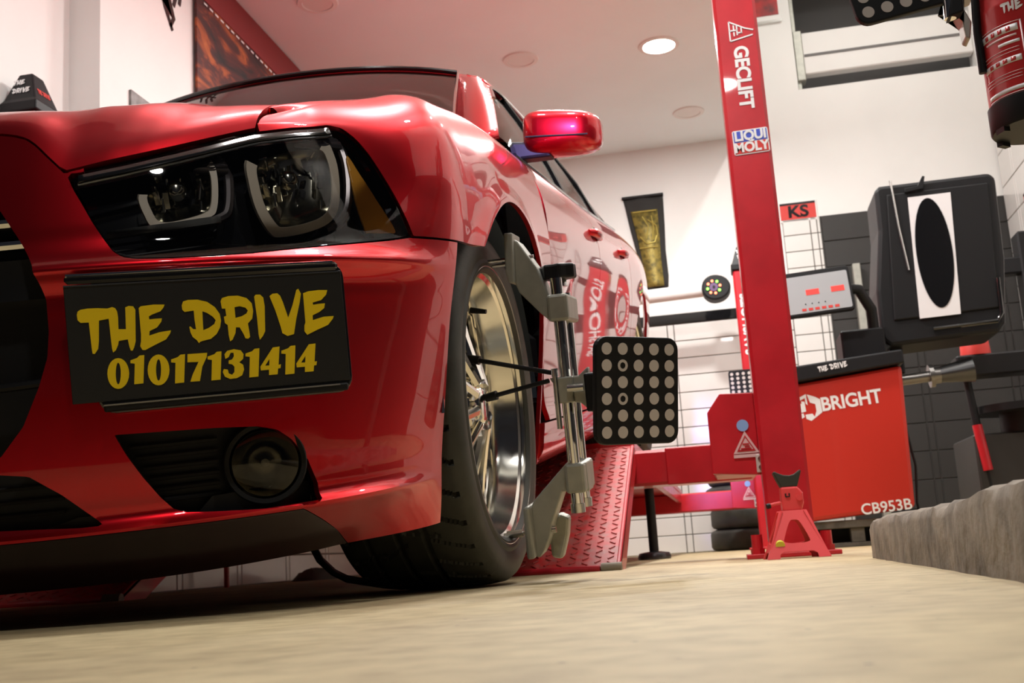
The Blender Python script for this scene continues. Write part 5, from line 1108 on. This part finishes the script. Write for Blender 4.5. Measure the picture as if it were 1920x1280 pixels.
# extinguisher
EX = thing('fire_extinguisher', 'red fire extinguisher with white label and black base hanging from the stand', 'fire extinguisher', (.624, 2.10, .757))
MB().lathe([(.0, .012), (.070, .012), (.076, .02), (.0765, .050), (.078, .058), (.0775, .225), (.0785, .228), (.0775, .232), (.077, .25), (.070, .285), (.050, .315), (.028, .33), (.022, .345), (.0, .345)], 56).build('cylinder', M['extred'], EX, True)
MB().lathe([(.0, .002), (.079, .002), (.0815, .006), (.0815, .052), (.079, .054), (.0, .054)], 56).build('base_ring', M['black_plastic'], EX, True)
for a in (-2.4, -1.2, 0, 1.2, 2.4): MB().box((-.012, -.012, -.006), (.012, .0, .004)).build('foot', M['black_plastic'], EX, False, Matrix.Rotation(a, 4, 'Z') @ Matrix.Translation((0, -.068, 0)))
def wrap(name, a0, a1, z0, z1, m, r=.0785):
    n = max(2, int(abs(a1-a0)/.06)); P = np.array([[(r*math.sin(a), -r*math.cos(a), z) for z in (z0, z1)] for a in np.linspace(a0, a1, n+1)]); return mod_solid(MB().grid(P).build(name, m, EX, True), .0006)
wrapL = lambda nm, a0, a1, z0, z1, m, r=.0785: wrap(nm, a0, a1, z0*.93 - .006, z1*.93 - .006, m, r)
WV = M['pinkish']; la0, la1 = -1.45, -.34
for z0, z1, a0, a1, m_ in ((.066, .068, la0, la1, WV), (.208, .2095, la0, la1, WV), (.190, .204, la0, la1-.05, M['print_white']), (.180, .184, la0+.2, la1-.1, WV), (.166, .172, -.9, la1-.05, M['print_white']), (.156, .1572, la0, la1-.08, WV), (.149, .150, la0, la1-.08, WV), (.128, .140, la0, la1-.06, M['print_white']), (.1085, .1095, la0, la1-.05, WV), (.102, .103, la0, la1-.1, WV), (.096, .097, la0, la1-.1, WV), (.072, .080, la0, la1-.02, M['print_white'])):
    wrapL('label_print', a0, a1, z0, z1, m_)
for a_ in (-1.25, -1.05, -.86, -.66): wrapL('label_icon', a_, a_+.10, .192, .201, M['extred'], .0792); wrapL('label_icon', a_ + .02, a_+.13, .130, .138, M['extred'], .0792)
wrapL('label_border', la1, la1+.035, .066, .2095, WV)
for a0, a1 in ((-.27, -.245), (.02, .045)): wrapL('label_border', a0, a1, .075, .148, WV)
for k in range(17): wrapL('label_print', -.225, .0, .0765 + k*.0042, .0782 + k*.0042, WV)
for k in range(6): wrapL('label_print', -.20 + k*.035, -.18 + k*.035, .1585, .1610, WV)
# curved name lettering on the shoulder
def wraptext(polys, s, a_c, z_c, r, m):
    o = shapes('lettering', [[(x*s, y*s) for x, y in p] for p in polys], m, EX, None, .0004)
    for v in o.data.vertices: a = a_c + v.co.x/r; y = v.co.y; rr = r + v.co.z; v.co = Vector((rr*math.sin(a), -rr*math.cos(a), z_c + y))
    return o
wraptext(gl(NAME_GLYPHS), .33, .03, .212, .0790, M['white_vinyl'])
MB().cyl((0, 0, .345), (0, 0, .375), .016).box((-.02, -.05, .375), (.02, .05, .39), .004).build('valve_head', M['steel'], EX)
MB().tube([(-.01, -.02, .37), (-.055, -.04, .35), (-.080, -.03, .30), (-.0845, -.015, .20), (-.0835, -.01, .12)], .0075, 10).build('hose', M['black_plastic'], EX, True)
MB().box((.0, .03, .381), (.15, .075, .396), .003).build('hanger', M['alu'], EX)
# lamp bodies outside the open front
wl = thing('tripod_lamp', 'small cool white lamp on a tripod outside the open front', 'lamp', (-.55, -1.38, 0))
MB().box((-.08, -.10, 1.87), (.08, .06, 2.03), .01).build('lamp_head', M['black_plastic'], wl); MB().cyl((0, -.06, .05), (0, -.06, 1.87), .015).build('pole', M['black_plastic'], wl)
for a in (0, 2.1, 4.2): MB().cyl((0, -.06, .35), (.35*math.cos(a), -.06 + .35*math.sin(a), .012), .012).build('leg', M['black_plastic'], wl)

# small things on the floor under and beyond the car
hs = MB().tube([(-.80, 2.10, .20), (-.812, 2.12, .105), (-.816, 2.177, .072), (-.81, 2.235, .046), (-.80, 2.29, .030), (-.74, 2.36, .012), (-.62, 2.45, .010)], .008, 8).build('air_hose', M['black_plastic'], None, True); tag(hs, 'black rubber hose hanging down to the floor under the bumper', 'hose')
bk = MB().prism([(-.06, 0), (.10, 0), (.10, .022), (.02, .032), (-.06, .032)], lambda a, c, t: (a, t, c), -.06, .06).build('rubber_chock', M['rubber']); bk.location = (-1.00, 3.3, 0); tag(bk, 'low black rubber chock on the floor behind the front tyre', 'chock')
pr = MB().cyl((-2.27, 4.86, 0), (-2.27, 4.86, .26), .012, n=12).build('red_prop', M['lift_red'], None, True); tag(pr, 'thin red prop standing by the tiled side wall under the car', 'prop')
pp_ = thing('wall_glow', 'pale blue-white screen reflection painted low on the tiled side wall under the car', 'glow', (XL+.013, 4.72, .10)); MB().box((0, -.12, 0), (.004, .17, .10)).build('sheet', mat('glow_patch', (.62, .68, .85), .3), pp_); MB().box((.004, -.10, .02), (.005, .06, .03)).build('glow_line', M['blue'], pp_)  # pale patch stands in for screen light reflected on the tiles
random.seed(5); rg = MB()
P = np.array([[(r*math.cos(a)*(1 + .2*math.sin(3*a)), r*math.sin(a), max(0., .055*(1 - (r/.13)**2)) + (random.uniform(0, .012) if r < .12 else 0)) for r in np.linspace(0, .13, 7)] for a in np.linspace(0, 2*math.pi, 19)]); P[-1] = P[0]; P[:, 0] = (0, 0, .06)
rg.grid(P); o = rg.build('rag_heap', mat('grey_rag', (.13, .13, .12), .95, bump=.6, bscale=60), None, True); o.location = (-2.15, 5.65, 0); tag(o, 'crumpled grey rag heap on the floor by the side wall', 'rag')

# rear-wheel target board seen past the far column
rt = thing('rear_target_board', 'small black dotted target board hanging beside the far column', 'target board', (.150, 7.12, 1.02))
mod_bev(MB().prism(rrect(.15, .19, .02), lambda a, c, t: (a, t, c), -.01, 0).build('board', M['black_plastic'], rt), .002)
for r in range(6):
    for c in range(4): MB().cyl((-.054 + c*.036, -.0105, .070 - r*.028), (-.054 + c*.036, -.0115, .070 - r*.028), .010, n=14).build('dot', M['dot'], rt)
MB().box((.03, .0, -.02), (.06, .079, .02)).build('hanger', M['alu'], rt)
